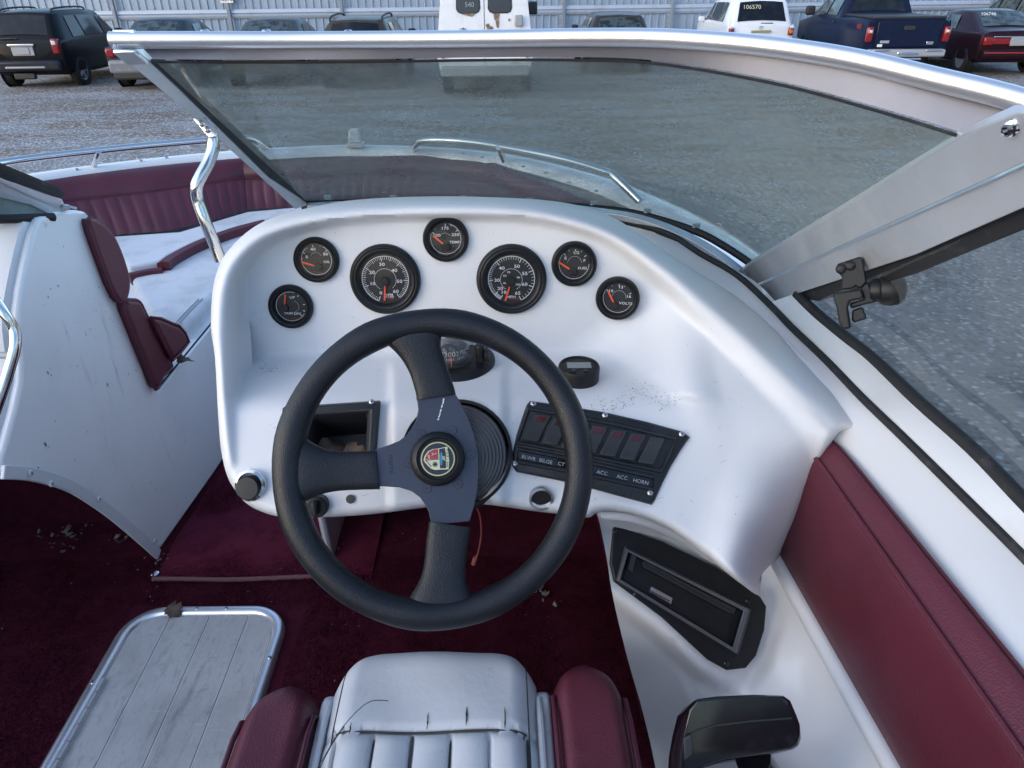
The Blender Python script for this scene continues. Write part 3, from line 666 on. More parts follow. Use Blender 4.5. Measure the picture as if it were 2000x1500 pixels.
# low wall ledge (white lip under the bow cushions)
a, b = W_(310, 765), far_top
mk('seat_ledge', *prism([a, b, b+Vector((-.6, 0, 0)), a+Vector((-.6, 0, 0))], (0, 0, -.015)), 'gelcoat_dirty', boat, bevel=.004)
# dark space under the passenger dash
q = [Vector((-1.6, .98, 1.0)), Vector((-.9, .98, 1.0)), Vector((-.9, 1.55, 1.25)), Vector((-1.6, 1.55, 1.25))]
g = G(); g.add(*prism([Vector((-.87, 1.42, 1.0)), Vector((-1.7, 1.42, 1.0)), Vector((-1.7, 1.36, 1.65)), Vector((-.87, 1.36, 1.65))], (0, .02, 0)))
g.mk('footwell_lining', 'carpet', boat)
# helm footwell: side panel and dark lining
g = G(); g.add(*prism([P(622, 1000, 1.62), P(640, 1010, 1.60), P(650, 1050, 1.66), P(655, 1085, 1.71), P(640, 1078, 1.76), P(628, 1040, 1.74)], (0, .02, 0)))
mk('helm_deck', *prism([Vector((-.43, 1.02, 1.79)), Vector((.30, 1.02, 1.74)), Vector((.36, 1.16, 1.725)), Vector((.34, 1.32, 1.735)), Vector((.24, 1.46, 1.755)), Vector((-.40, 1.60, 1.775)), Vector((-.43, 1.45, 1.785))], (0, 0, -.02)), 'gelcoat', boat)
mk('helm_bulkhead', *prism([Vector((-.44, 1.76, .98)), Vector((.5, 1.70, .98)), Vector((.30, 1.50, 1.70)), Vector((-.44, 1.60, 1.74))], (0, .02, 0)), 'carpet', boat)
mk('starboard_lining', *prism([Vector((.235, .84, .98)), Vector((.20, 1.72, .98)), Vector((.20, 1.62, 1.66)), Vector((.20, .86, 1.62))], (.015, 0, 0)), 'carpet', boat)
hx = -.448
hp = [Vector((hx, 1.27, 1.0)), Vector((hx, 1.25, 1.25)), Vector((hx, 1.10, 1.60)), Vector((hx, .98, 1.72)), Vector((hx, 1.45, 1.70)), Vector((hx, 1.70, 1.66)), Vector((hx, 1.75, 1.0))]
mk('helm_side_panel', *prism(hp, (.018, 0, 0)), 'gelcoat', boat, bevel=.008)

# ---- helm pod
outline = [(440, 497), (480, 455), (530, 426), (600, 407), (700, 397), (850, 393), (1000, 397), (1090, 403), (1150, 413), (1200, 427), (1233, 446), (1333, 513), (1433, 575), (1510, 641), (1587, 717), (1650, 778), (1696, 836),
           (1672, 841), (1644, 842), (1628, 858), (1618, 878), (1585, 950), (1550, 1030), (1520, 1088), (1500, 1108), (1484, 1130), (1482, 1162), (1447, 1140), (1387, 1093), (1340, 1056), (1300, 1030), (1250, 1010), (1200, 1000), (1166, 1002), (1148, 1011), (1100, 1005), (1040, 998), (930, 984), (833, 991), (730, 1004), (638, 1010), (554, 1010), (510, 999), (480, 982), (460, 958), (444, 930), (432, 880), (426, 810), (420, 700), (412, 640), (415, 570), (424, 530)]
o3 = [(p.x, p.y) for p in spline([(x, y, 0) for x, y in outline], 4, True)]
crest = [(437, 900, .886), (428, 800, .89), (424, 700, .895), (424, 620, .90), (432, 555, .905), (455, 505, .91), (500, 462, .915), (560, 437, .92), (640, 421, .925), (750, 412, .93), (870, 409, .93), (1000, 412, .935), (1100, 427, .94), (1200, 461, .945), (1300, 530, .943), (1370, 592, .938), (1440, 656, .931), (1510, 725, .921), (1580, 798, .908), (1640, 862, .898)]
KIN = [5e-5, 5e-5, 5e-5, 5e-5, 6e-5, 8e-5, 1.1e-4, 1.6e-4, 2.2e-4, 2.2e-4, 2.2e-4, 2.2e-4, 2.0e-4, 1.3e-4, 6e-5, 3.2e-5, 2.0e-5, 1.5e-5, 1.2e-5, 1.2e-5]
KOUT = [2.2e-4]*12+[2.6e-4, 4e-4, 1.6e-4, 8e-5, 5.5e-5, 4e-5, 2e-5, 1e-5]
N0 = len(crest)
crest = [tuple(p) for p in spline(crest, 8)]
crestT = np.array([c[2] for c in crest]); _ci = np.arange(len(crest))/8.0
def csg(X, Y):
    r = rays_np(X, Y); ry, rd = r[..., 1], -r[..., 2]
    tp = .977/(.985*ry+.174*rd)
    ts = .464/np.maximum(rd, .05); tl = 1.24/(ry+rd)
    hump = sstep(752, 772, X)*(1-sstep(975, 998, X))*sstep(690, 730, Y)
    tR = 1/np.maximum(.05, .980+.000554*(np.asarray(X)-1160)+.000481*(np.asarray(Y)-690))
    tR = tR+.25*sstep(765, 880, np.asarray(Y)); tp = smin(tp, tR, .05)
    return smin(tp, smax(ts, tl, .020)-hump*.010, .018)
ctrl = [(1345, 800, .892), (1385, 650, .955), (1400, 720, .930), (1450, 720, .936), (1400, 800, .902), (1450, 800, .908), (1520, 800, .914), (1420, 900, .886), (1500, 900, .893), (1550, 860, .902), (1340, 950, .876), (1400, 950, .877), (1400, 1000, .869), (1469, 971, .876), (1460, 1060, .872), (1500, 1000, .895),
        (1387, 1093, .856), (1300, 1030, .865), (1447, 1140, .858), (1585, 950, .950), (1550, 1030, .972), (1520, 1088, 1.0), (1484, 1160, .945), (1618, 878, .925), (1640, 842, .915), (1480, 680, .965), (1580, 760, .95), (1400, 560, 1.02), (1680, 800, .95)]
xc_y, xc_x = [400, 560, 700, 800, 860, 1000, 1160], [1275, 1310, 1335, 1365, 1395, 1325, 1320]
for y in (520, 600, 660, 700, 760, 820, 870, 930, 990):
    x = np.interp(y, xc_y, xc_x)-50
    for dx in (0, -40): ctrl.append((x+dx, y, float(csg(np.array([x+dx]), np.array([float(y)]))[0])))
rbf = tps(ctrl)
def pod_t(X, Y):
    X = np.asarray(X, float); Y = np.asarray(Y, float)
    w = sstep(-60, 60, X-np.interp(Y, xc_y, xc_x))
    t = csg(X, Y)*(1-w)+rbf(X, Y)*w
    d, s, ix = segdist(X, Y, crest); fi = ix/8.0; ar = np.arange(N0)
    kin, kout = np.interp(fi, ar, KIN), np.interp(fi, ar, KOUT); inside = s > 0
    t = np.where(inside, t, t+.004*d)
    lip = np.interp(ix, np.arange(len(crest)), crestT)+np.where(inside, kin*np.maximum(0, d-6)**2, kout*d**2)
    t = smin(t, lip, .028)
    d = segdist(X, Y, o3+[o3[0]])[0]
    low_ = sstep(560, 900, Y)
    return t+low_*.02*np.clip(1-d/15, 0, 1)**2
def pt(px, py, lift=0):
    p = P(px, py, float(pod_t(np.array([px]), np.array([py]))[0])); return p
def pnorm(px, py, e=6):
    a = pt(px+e, py)-pt(px-e, py); b = pt(px, py-e)-pt(px, py+e); n = a.cross(b).normalized(); return n if n.dot(CAM-pt(px, py)) > 0 else -n
def proj(p):
    v = Vector(p)-CAM; w = v.dot(FWD); return (1000+FPX*v.dot(RGT)/w, 750-FPX*v.dot(UPV)/w)
LN = Vector((0, -.707, .707)); r_ = ray(700, 880); LO = CAM+r_*(1.24/(r_.y-r_.z))
sb = PP(893, 888, LO, LN); _bx = frame(LN)
col_hole = [proj(sb+_bx[0]*(math.cos(6.2832*k/28)*.0675)+_bx[1]*(math.sin(6.2832*k/28)*.0675)) for k in range(28)]
sock_hole = [(1057+math.cos(6.2832*k/16)*19, 974+math.sin(6.2832*k/16)*15) for k in range(16)]
def podback(x, y):
    if 590 < x < 735 and 795 < y < 935: return (0, .004, -.004)
    if y < 470 and x < 1240: return (0, .16, -.035)
    if x > 1200 and y < 840: return (.02, .02, -.03)
    if x > 1460: return (.035, .14, -.01)
    if x < 470: return (.012, .10, -.01)
    return (0, .07, .0)
tray_hole = [(610, 815), (719, 808), (713, 915), (604, 922)]
mk('helm_pod', *skin(o3, pod_t, 6.5, [tray_hole, col_hole, sock_hole], podback), 'pod_white', boat, angle=70, label='moulded white helm console with a curved hood')

# ---- dirt on the pod
g = G(); rr = random.Random(5)
def flake(px, py, s):
    p = pt(px, py); n = pnorm(px, py); ax = frame(n, Vector((.3, 1, .2))); a0 = rr.uniform(0, 6.28); l = rr.uniform(.6, 2.2); k = 5
    dx, dy = ax[0]*math.cos(a0)+ax[1]*math.sin(a0), ax[1]*math.cos(a0)-ax[0]*math.sin(a0)
    g.add([p+n*.0006+dx*(math.cos(6.283*i/k)*s*l)+dy*(math.sin(6.283*i/k)*s*rr.uniform(.4, 1)) for i in range(k)], [tuple(range(k))])
for _ in range(240):
    u = rr.random(); x = 1165+155*u+rr.gauss(0, 10); y = 782+15*math.sin(u*9)+rr.gauss(0, 9)-8*(u > .5)
    if 1150 < x < 1330 and y < 800+(x-1165)*.2: flake(x, y, rr.uniform(.0002, .0007))
for _ in range(70): flake(rr.gauss(522, 14), rr.gauss(722, 5), rr.uniform(.0002, .0008))
for _ in range(110): flake(rr.uniform(480, 760), rr.gauss(712, 16), rr.uniform(.0002, .0005))
for _ in range(340):
    x, y = rr.uniform(440, 1600), rr.uniform(440, 1090)
    if inpoly(x, y, o3) and not (590 < x < 760 and 790 < y < 940): flake(x, y, rr.uniform(.00015, .0005)*(2 if rr.random() < .04 else 1))
for _ in range(22):
    x, y = rr.uniform(450, 1560), rr.uniform(440, 1000); a = rr.uniform(-.9, .9); l = rr.uniform(4, 15)
    if inpoly(x, y, o3) and inpoly(x+l*1.2, y+l*1.2, o3): g.add(*stroke(pt(x, y)+pnorm(x, y)*.0005, pt(x+l*math.cos(a), y+l*math.sin(a))+pnorm(x, y)*.0006, .00022, pnorm(x, y)))
g.mk('dirt_specks', 'grime', boat, kind='stuff')
g = G()
for _ in range(190):
    x, y = rr.uniform(70, 420), rr.uniform(420, 1060)
    if not inpoly(x, y, wall_poly+[(36, 900), (40, 640), (75, 430)]): continue
    p = W_(x, y)+Vector((.0012, 0, 0)); s_ = rr.uniform(.0003, .0011)*(2.2 if rr.random() < .08 else 1); v_ = rr.uniform(.6, 3.2)
    g.add([p+Vector((0, math.cos(6.283*i/5)*s_, math.sin(6.283*i/5)*s_*v_)) for i in range(5)], [tuple(range(5))])
g.mk('dirt_specks', 'grime', boat, kind='stuff')

# ---- gauges
PN = Vector((0, -.985, .174)).normalized()
def gauge(px, py, Rr, label, nums, needle, sweep_ticks, arcs, z0, rdpx, c0, yaw=0, hub=None, ring_a=(-60, 240), red=True, lift=.001):
    c = pt(px, py)+PN*lift
    n = Matrix.Rotation(R(yaw), 3, 'Z') @ PN; ax = frame(n); c = c-n*.001
    gn = node('gauge', c, boat, label=label)
    mk('bezel', *lathe([(Rr*1.0, 0), (Rr*1.0, .004), (Rr*.97, .0075), (Rr*.91, .009), (Rr*.885, .0075), (Rr*.86, .0075), (Rr*.83, .0092), (Rr*.79, .0088), (Rr*.745, .006), (Rr*.70, .0015)], c, ax, 56, False), 'black_plastic', gn, angle=55)
    rd = Rr*.70
    mk('dial', *disc(c, ax, rd+.0002, 48, .0016), 'dial_black', gn)
    def q(zx, zy): return c+ax[0]*((zx-c0[0])/rdpx*rd*.95)-ax[1]*((zy-c0[1])/rdpx*rd*.95)+n*.0022
    g = G(); g.add(*ring(c, ax, rd*.925, rd*.952, ring_a[0], ring_a[1], 60, .0021))
    for (a, r0, r1, w) in sweep_ticks:
        d = ax[0]*math.cos(R(a))+ax[1]*math.sin(R(a)); g.add(*stroke(c+d*rd*r0, c+d*rd*r1, w, n, .0021))
    for (s, zx, zy, h) in nums: g.add(*text(s, h*rd/rdpx*1.38, q(zx, zy), (ax[0]*1.28, ax[1], ax[2]), spread=1.02, bold=.016))
    for (zx, zy, r, a0, a1) in arcs: g.add(*ring(q(zx, zy)-n*.0022, ax, r*rd/rdpx*.97, r*rd/rdpx*1.0, a0, a1, 24, .0021))
    g.mk('lettering', 'print_white', gn)
    if red:
        g = G(); g.add(*text('Mariah', rd*.15, c-ax[1]*rd*.80+ax[0]*rd*.10+n*.0021, ax)); g.mk('maker_script', 'print_red', gn)
    if hub:
        mk('needle_cover', *lathe([(hub[2]*rd/rdpx, 0), (hub[2]*rd/rdpx*.9, .0012), (.0001, .0014)], q(hub[0], hub[1])+n*.0012, ax, 24), 'black_plastic', gn)
    (x0, y0), (x1, y1), w = needle
    A, B = q(x0, y0)+n*.0014, q(x1, y1)+n*.0014; s = (B-A).normalized().cross(n)*(w*rd/rdpx/2)
    mk('needle', *prism([A-s, A+s, B+s*.8, B-s*.8], n*.0005), 'needle_orange', gn)
    mk('lens', *disc(c, ax, Rr*.75, 40, .0062), 'lens_glass', gn)
def tk(angs, r0, r1, w): return [(a, r0, r1, w) for a in angs]
tach = [250-5.07*k for k in range(61)]
gauge(753, 545, .0487, 'large tachometer reading from 0 to 60', [('0', 1305, 740, 38), ('10', 1212, 625, 38), ('20', 1217, 487, 38), ('30', 1342, 392, 38), ('40', 1487, 467, 38), ('50', 1540, 600, 38), ('60', 1488, 722, 38), ('RPM', 1405, 762, 26), ('X100', 1405, 787, 26)], ((1347, 828), (1362, 650), 20), tk(tach, .80, .93, .0005)+tk(tach[::10], .74, .93, .0011)+tk(tach[5::10], .77, .93, .0008), [(1368, 575, 128, -52, 240)], 0, 283, (1370, 572), hub=(1362, 600, 52), ring_a=(-54, 250))
sp_ = []
anchors = [(10, 240), (20, 222), (30, 182), (40, 130), (50, 64), (55, 22), (60, -20), (65, -66)]
xs_, as_ = [a for a, _ in anchors], [b for _, b in anchors]
mn = [float(np.interp(v, xs_, as_)) for v in range(10, 66)]
gauge(999, 545, .0487, 'large speedometer reading from 10 to 65', [('10', 738, 743, 28), ('20', 708, 708, 28), ('30', 680, 633, 28), ('40', 725, 525, 28), ('50', 860, 510, 28), ('55', 930, 575, 28), ('60', 928, 672, 28), ('65', 866, 752, 28), ('MPH', 805, 786, 22), ('70', 785, 562, 16), ('50', 750, 593, 16), ('40', 748, 660, 16), ('90', 872, 610, 16), ('100', 866, 674, 16)], ((752, 818), (792, 690), 15), tk(mn, .81, .93, .0005)+tk(as_, .75, .93, .0011), [(808, 628, 95, -62, 240)], 0, 210, (810, 625), hub=(800, 640, 40), ring_a=(-66, 240))
gauge(619, 507, .0312, 'small oil pressure gauge', [('0', 470, 308, 32), ('40', 550, 222, 32), ('80', 690, 278, 32), ('OIL', 693, 367, 26)], ((405, 362), (550, 407), 20), tk([150, 100, 40], .80, .93, .0009)+tk([175, 125, 70], .86, .93, .0006), [(575, 320, 62, 20, 160)], 0, 175, (578, 342), hub=(595, 425, 42), ring_a=(-230, 60))
gauge(569, 598, .0312, 'small trim gauge', [('UP', 320, 775, 28), ('DN', 357, 965, 28), ('TRIM', 255, 960, 24)], ((250, 737), (228, 852), 19), tk([52, 8, -20, -44], .80, .93, .0010), [(320, 880, 62, -90, 80)], 0, 170, (293, 880), hub=(220, 895, 45), ring_a=(70, 330))
gauge(871, 466, .0312, 'small temperature gauge, topmost on the panel', [('100', 158, 232, 24), ('175', 232, 173, 24), ('250', 320, 228, 24), ('TEMP', 312, 292, 20)], ((128, 232), (212, 303), 15), tk([155, 90, 35], .78, .93, .0010)+tk([138, 65], .85, .93, .0006), [(232, 262, 48, 30, 150)], 0, 132, (236, 262), hub=(240, 335, 32), ring_a=(-200, 75))
gauge(1121, 515, .0312, 'small fuel gauge', [('E', 1292, 437, 22), ('1/2', 1378, 393, 22), ('F', 1448, 458, 22), ('FUEL', 1436, 522, 20)], ((1232, 465), (1325, 525), 15), tk([135, 85, 35], .78, .93, .0010)+tk([112, 60], .85, .93, .0006), [(1367, 480, 56, 5, 175)], 0, 125, (1363, 485), hub=(1355, 550, 32), ring_a=(-220, 0))
gauge(1205, 580, .0305, 'small voltmeter at the end of the gauge row', [('10', 1672, 725, 22), ('13', 1752, 688, 22), ('16', 1822, 762, 22), ('VOLTS', 1802, 822, 20)], ((1650, 725), (1702, 818), 15), tk([145, 88, 25], .78, .93, .0010)+tk([118, 65], .85, .93, .0006), [(1743, 775, 56, -5, 175)], 0, 122, (1733, 783), yaw=-12, lift=.0075, hub=(1715, 850, 32), ring_a=(-210, -20))

# ---- compass on the shelf
cc = Pd(894, 708, .462); Z = Vector((0, 0, 1)); XA, YA = Vector((1, 0, 0)), Vector((0, 1, 0))
cn = node('compass', cc, boat, label='black dash compass with clear dome')
g = G(); V, F = lathe([(.058, 0), (.058, .004), (.053, .008), (.046, .010), (.036, .011), (.0001, .011)], (0, 0, 0), (XA, YA, Z), 40)
g.add([cc+Vector((v.x*.90, v.y*1.05, v.z)) for v in V], F); g.mk('compass_base', 'black_plastic', cn)
dc = P(878, 679, .968); cx = frame(Vector((0, -.75, .66)))
mk('compass_card', *lathe([(.024, -.010), (.026, .004), (.020, .010), (.0001, .014)], dc+Vector((0, .004, -.006)), (XA, YA, Z), 28), 'dial_black', cn)
g = G()
for k, s in enumerate(('30', '330', '300', '270', '240')):
    a = R(-90-64+34*k); d = Vector((math.cos(a), math.sin(a), 0)); tx = Vector((-d.y, d.x, 0)); o = dc+d*.0262+Vector((0, .004, .0))
    g.add(*text(s, .0105, o, (tx, Z, d)))
    for j in range(-2, 3):
        b = a+R(5*j); e = Vector((math.cos(b), math.sin(b), 0)); g.add(*stroke(dc+e*.0265+Vector((0, .004, -.009)), dc+e*.0265+Vector((0, .004, -.005)), .0006, e))
g.mk('lettering', 'print_white', cn)
mk('lubber_line', *stroke(dc+Vector((.004, -.0295, -.014)), dc+Vector((.004, -.0295, .004)), .0012, Vector((0, -1, 0))), 'needle_orange', cn)
V, F = lathe([(.0335*math.cos(R(a)), .0335*math.sin(R(a))) for a in range(-62, 91, 8)], dc, (XA, YA, Z), 32, False)
mk('compass_dome', V, F, 'dome_glass', cn)
mk('dome_collar', *lathe([(.034, -.040), (.033, -.030), (.027, -.022)], dc, (XA, YA, Z), 32, False), 'black_plastic', cn)
mk('compass_bracket', *box(dc+Vector((.042, .004, -.006)), .012, .036, .030), 'black_plastic', cn, bevel=.004)
mk('bracket_knob', *lathe([(.008, 0), (.008, .006), (.0001, .007)], dc+Vector((.048, -.012, -.006)), (YA, Z, XA), 16), 'black_plastic', cn)
screw(cn, cc+Vector((-.012, -.044, .012)), (0, -.3, 1), .003)

# ---- round digital clock on the shelf
kc = Pd(1130, 735, .460); kn = Vector((0, -.02, 1)).normalized(); kax = frame(kn)
kn_ = node('digital_clock', kc, boat, label='small round black digital display on the dash shelf')
V, F = lathe([(.0270, -.012), (.0278, .010), (.0265, .013), (.0240, .0135), (.0236, .0118), (.0001, .0118)], kc+Vector((0, 0, .004)), kax, 40)
mk('casing', V, F, 'black_plastic', kn_)
sc_ = kc+Vector((0, 0, .004))+kn*.0122
mk('screen', *prism([sc_+kax[0]*a+kax[1]*b for a, b in ((-.016, -.007), (.016, -.007), (.016, .008), (-.016, .008))], kn*.0008), 'lcd', kn_)
for a in (-.008, .008): mk('button', *lathe([(.0035, 0), (.0035, .001), (.0001, .0012)], sc_+kax[0]*a-kax[1]*.013, kax, 12), 'switch_black', kn_)

# ---- storage tray left of the wheel
LN = Vector((0, -.707, .707))                    # lower face of the pod
LO = P(700, 880, 1.24/1.0)                        # a point on it
r_ = ray(700, 880); LO = CAM+r_*(1.24/(r_.y-r_.z))
def Lp(px, py, h=0): return PP(px, py, LO+LN*h, LN)
tn = node('storage_tray', Lp(640, 860), boat, label='black open storage tray beside the steering wheel')
o_ = [(552, 795), (744, 782), (731, 935), (538, 945)]; i_ = [(612, 818), (717, 811), (712, 912), (606, 920)]; m_ = [(600, 808), (726, 800), (720, 922), (594, 930)]
A, B_, C_, D_ = [Lp(*q, .001) for q in o_], [Lp(*q, .010) for q in o_], [Lp(*q, .011) for q in m_], [Lp(*q, .004) for q in i_]
sh = lambda L_, k: [sum(L_, Vector())/4+(p-sum(L_, Vector())/4)*k for p in L_]
Bb = sh(B_, .955); E_ = [p-LN*.055+Vector((0, 0, -.01)) for p in sh(D_, .93)]
V = A+Bb+C_+D_+E_; F = []
for k in range(4):
    for i in range(4): F.append((k*4+i, k*4+(i+1) % 4, (k+1)*4+(i+1) % 4, (k+1)*4+i))
F.append((16, 17, 18, 19))
mk('tray_bin', V, F, 'panel_black', tn, bevel=.003, seg=2, angle=50)
for q in ((726, 785), (724, 930)): screw(tn, Lp(*q, .0115), LN, .0035)
# leaves lying in it
def leaf(name, c, ax, size, label, cat='leaf', curl=.3, group=None, seed=0, mat='leaf_brown'):
    rr = random.Random(seed); lob = [1, .78, .9, .62, .95, .80, .70, .66, .50, .58, .44, .60, .55, .82, .66, .92, .78, .72]; n = len(lob); V = []; F = []
    for q in (.45, 1):
        for k in range(n):
            a = 2*math.pi*k/n+.1*rr.uniform(-1, 1); r = size*q*(lob[k] if q == 1 else .75)*rr.uniform(.85, 1.12); h = size*curl*((r/size)**2*1.4*math.cos(2*a+seed)+rr.uniform(-.15, .35)*q)
            V.append(Vector(c)+ax[0]*(math.cos(a)*r)+ax[1]*(math.sin(a)*r*.8)+ax[2]*h)
    V.append(Vector(c))
    for k in range(n): F += [(2*n, k, (k+1) % n), (k, n+k, n+(k+1) % n, (k+1) % n)]
    o = mk(name, V, F, mat, None, at=c, angle=25)
    s = o.modifiers.new('solid', 'SOLIDIFY'); s.thickness = .0006
    return props(o, label=label, cat=cat, group=group)
bx = frame(LN); tb = Lp(652, 905, -.040)
leaf('dry_leaf', tb+bx[0]*-.006+Vector((0, 0, .018)), frame(Vector((.2, -.7, .7))), .026, 'grey brown curled leaf in the open tray, nearer its outer side', seed=2, group='dry leaves in the tray')
leaf('dry_leaf', tb+bx[0]*.026+Vector((0, 0, .016)), frame(Vector((-.2, -.8, .6))), .024, 'tan curled leaf in the open tray beside the wheel spoke', seed=5, group='dry leaves in the tray')

# ---- switch panel
sw = node('switch_panel', Lp(1170, 885), boat, label='black rocker switch panel with printed labels')
def zq(zx, zy, h=0): return Lp(980+zx/5.263, 770+zy/5.263, h)
ol = [(290, 68), (600, 110), (1060, 185), (1500, 285), (1860, 385), (1935, 440), (1850, 560), (1740, 740), (1650, 920), (1575, 1090), (1540, 1138), (1250, 1060), (900, 965), (600, 890), (300, 830), (150, 800), (110, 745), (112, 600), (150, 420), (215, 220), (255, 110)]
def lerp2(a, b, t): return (a[0]+(b[0]-a[0])*t, a[1]+(b[1]-a[1])*t)
rec = [(300, 160), (700, 235), (1200, 330), (1770, 470), (1700, 640), (1610, 770), (1000, 630), (200, 475), (195, 430)]
V = [zq(*q, .0005) for q in ol]; n = len(ol); ctr = (980, 600)
B1 = [zq(ctr[0]+(x-ctr[0])*.985, ctr[1]+(y-ctr[1])*.975, .006) for x, y in ol]
B2 = [zq(ctr[0]+(x-ctr[0])*.96, ctr[1]+(y-ctr[1])*.93, .0075) for x, y in ol]
g = G(); g.add(V+B1+B2, [(i, (i+1) % n, n+(i+1) % n, n+i) for i in range(n)]+[(n+i, n+(i+1) % n, 2*n+(i+1) % n, 2*n+i) for i in range(n)]+[tuple(2*n+i for i in range(n))])
g.mk('panel_plate', 'panel_black', sw, angle=40)
# raised ribs round the switches and the label strip
def ribs(pts, r, nm):
    g = G(); g.add(*tube([zq(*q, .0075) for q in pts], r, 8, closed=True)); g.mk(nm, 'panel_black', sw)
ribs([(275, 150), (700, 218), (1200, 315), (1790, 455), (1720, 640), (1640, 790), (1000, 655), (165, 495)], .003, 'panel_rib')
ribs([(165, 560), (800, 680), (1560, 850), (1555, 975), (800, 810), (160, 690)], .003, 'panel_rib')
for k in range(7):
    dx, dy = 198*k, 39.3*k
    q4 = [(340+dx, 195+dy), (515+dx-2*k, 215+dy), (375+dx, 492+dy), (205+dx, 462+dy)]
    hts = (.012, .012, .020, .020) if k < 6 else (.020, .020, .012, .012)
    mid = [lerp2(q4[0], q4[3], .42), lerp2(q4[1], q4[2], .42)]
    T0 = [zq(*q4[0], .011), zq(*q4[1], .011), zq(*mid[1], .0105), zq(*mid[0], .0105), zq(*q4[2], .016), zq(*q4[3], .016)]
    BT = [zq(*q4[0], .006), zq(*q4[1], .006), zq(*mid[1], .006), zq(*mid[0], .006), zq(*q4[2], .006), zq(*q4[3], .006)]
    V = T0+BT; F = [(0, 1, 2, 3), (3, 2, 4, 5), (6, 7, 1, 0), (7, 8, 2, 1), (8, 10, 4, 2), (10, 11, 5, 4), (11, 9, 3, 5), (9, 6, 0, 3)]
    rk = mk('rocker_switch', V, F, 'switch_black', sw, bevel=.0022, seg=3)
    if k < 6:
        c = [lerp2(lerp2(q4[0], q4[1], a), lerp2(q4[3], q4[2], a), b) for a, b in ((.26, .10), (.76, .10), (.76, .28), (.26, .28))]
        mk('indicator_lens', *prism([zq(*q, .0112) for q in c], LN*.0006), 'red_lens', sw)
    g = G()
    for row in ((.72, .84) if k < 6 else (.72, .84, .06, .14)):
        for j in range(5):
            q = lerp2(lerp2(q4[0], q4[1], .16+.17*j), lerp2(q4[3], q4[2], .16+.17*j), row); h = .0105+.0055*max(0, (row-.42)/.58)+.0002
            g.add(*disc(zq(*q, h), frame(LN), .0009, 8, .0003))
    g.mk('grip_dots', 'print_black', sw)
st_ = [(195, 597), (860, 720), (1530, 872), (1520, 950), (860, 798), (195, 667)]
mk('label_strip', *prism([zq(*q, .0085) for q in st_], LN*.001), 'gloss_black', sw)
g = G()
def ltext(s, zx, zy, zx2, zy2, size):
    x = (zq(zx2, zy2)-zq(zx, zy)).normalized(); y = LN.cross(x); g.add(*text(s, size, zq(zx, zy, .0101), (x, y, LN)))
for s, zx, zy in (('BLWR', 276, 655), ('BILGE', 452, 690), ('CT LTS', 660, 730), ('ACC', 1032, 808), ('ACC', 1237, 855), ('HORN', 1430, 900)): ltext(s, zx, zy, zx+200, zy+45, .0066)
g.mk('lettering', 'label_grey', sw)
for zx, zy in ((325, 97), (1062, 215), (1850, 410), (135, 712), (1525, 1015)): screw(sw, zq(zx, zy, .008), LN, .0036)

# ---- knobs, plug and socket along the lower edge
def on_pod(px, py, h=0): return pt(px, py)+pnorm(px, py, 8)*h
n0 = Vector((-.1, -.86, .5)).normalized(); kx = frame(n0); c = on_pod(492, 948, .002)
pk = node('pull_knob', c, boat)
mk('knob_ring', *lathe([(.019, -.006), (.0195, .004), (.016, .006), (.0155, .002)], c, kx, 28, False), 'stainless', pk)
mk('knob_cap', *lathe([(.0145, -.004), (.0150, .010), (.0135, .013), (.0001, .0135)], c+Vector((0, 0, -.003)), kx, 28), 'black_plastic', pk)
c = on_pod(622, 988, .002); n1 = Vector((0, -.9, .42)).normalized(); kx = frame(n1); ig = node('ignition_switch', c, boat)
mk('switch_collar', *lathe([(.0135, -.006), (.0135, .006), (.011, .008), (.0001, .008)], c, kx, 24), 'black_plastic', ig)
mk('key_grip', *box(c+n1*.014, .006, .018, .012, (kx[0], kx[1], kx[2])), 'black_plastic', ig, bevel=.002)
mk('dash_plug', *lathe([(.0055, -.003), (.0055, .001), (.0001, .0018)], on_pod(685, 975, .001), frame(pnorm(685, 975, 8)), 20), 'grime', boat)
c = on_pod(1057, 974, .001); n2 = Vector((0, -.95, .2)).normalized(); kx = frame(n2); pw = node('power_socket', c, boat)
mk('socket_ring', *lathe([(.0150, -.004), (.0150, .0025), (.0124, .003), (.0112, .0)], c, kx, 28, False), 'screw_steel', pw)
mk('socket_bore', *lathe([(.0114, .001), (.0108, -.02), (.0001, -.02)], c, kx, 24, False), 'dial_black', pw); mk('socket_shade', *disc(c, kx, .0116, 24, .0006), 'dial_black', pw)  # flat black disc paints the dark inside of the open socket

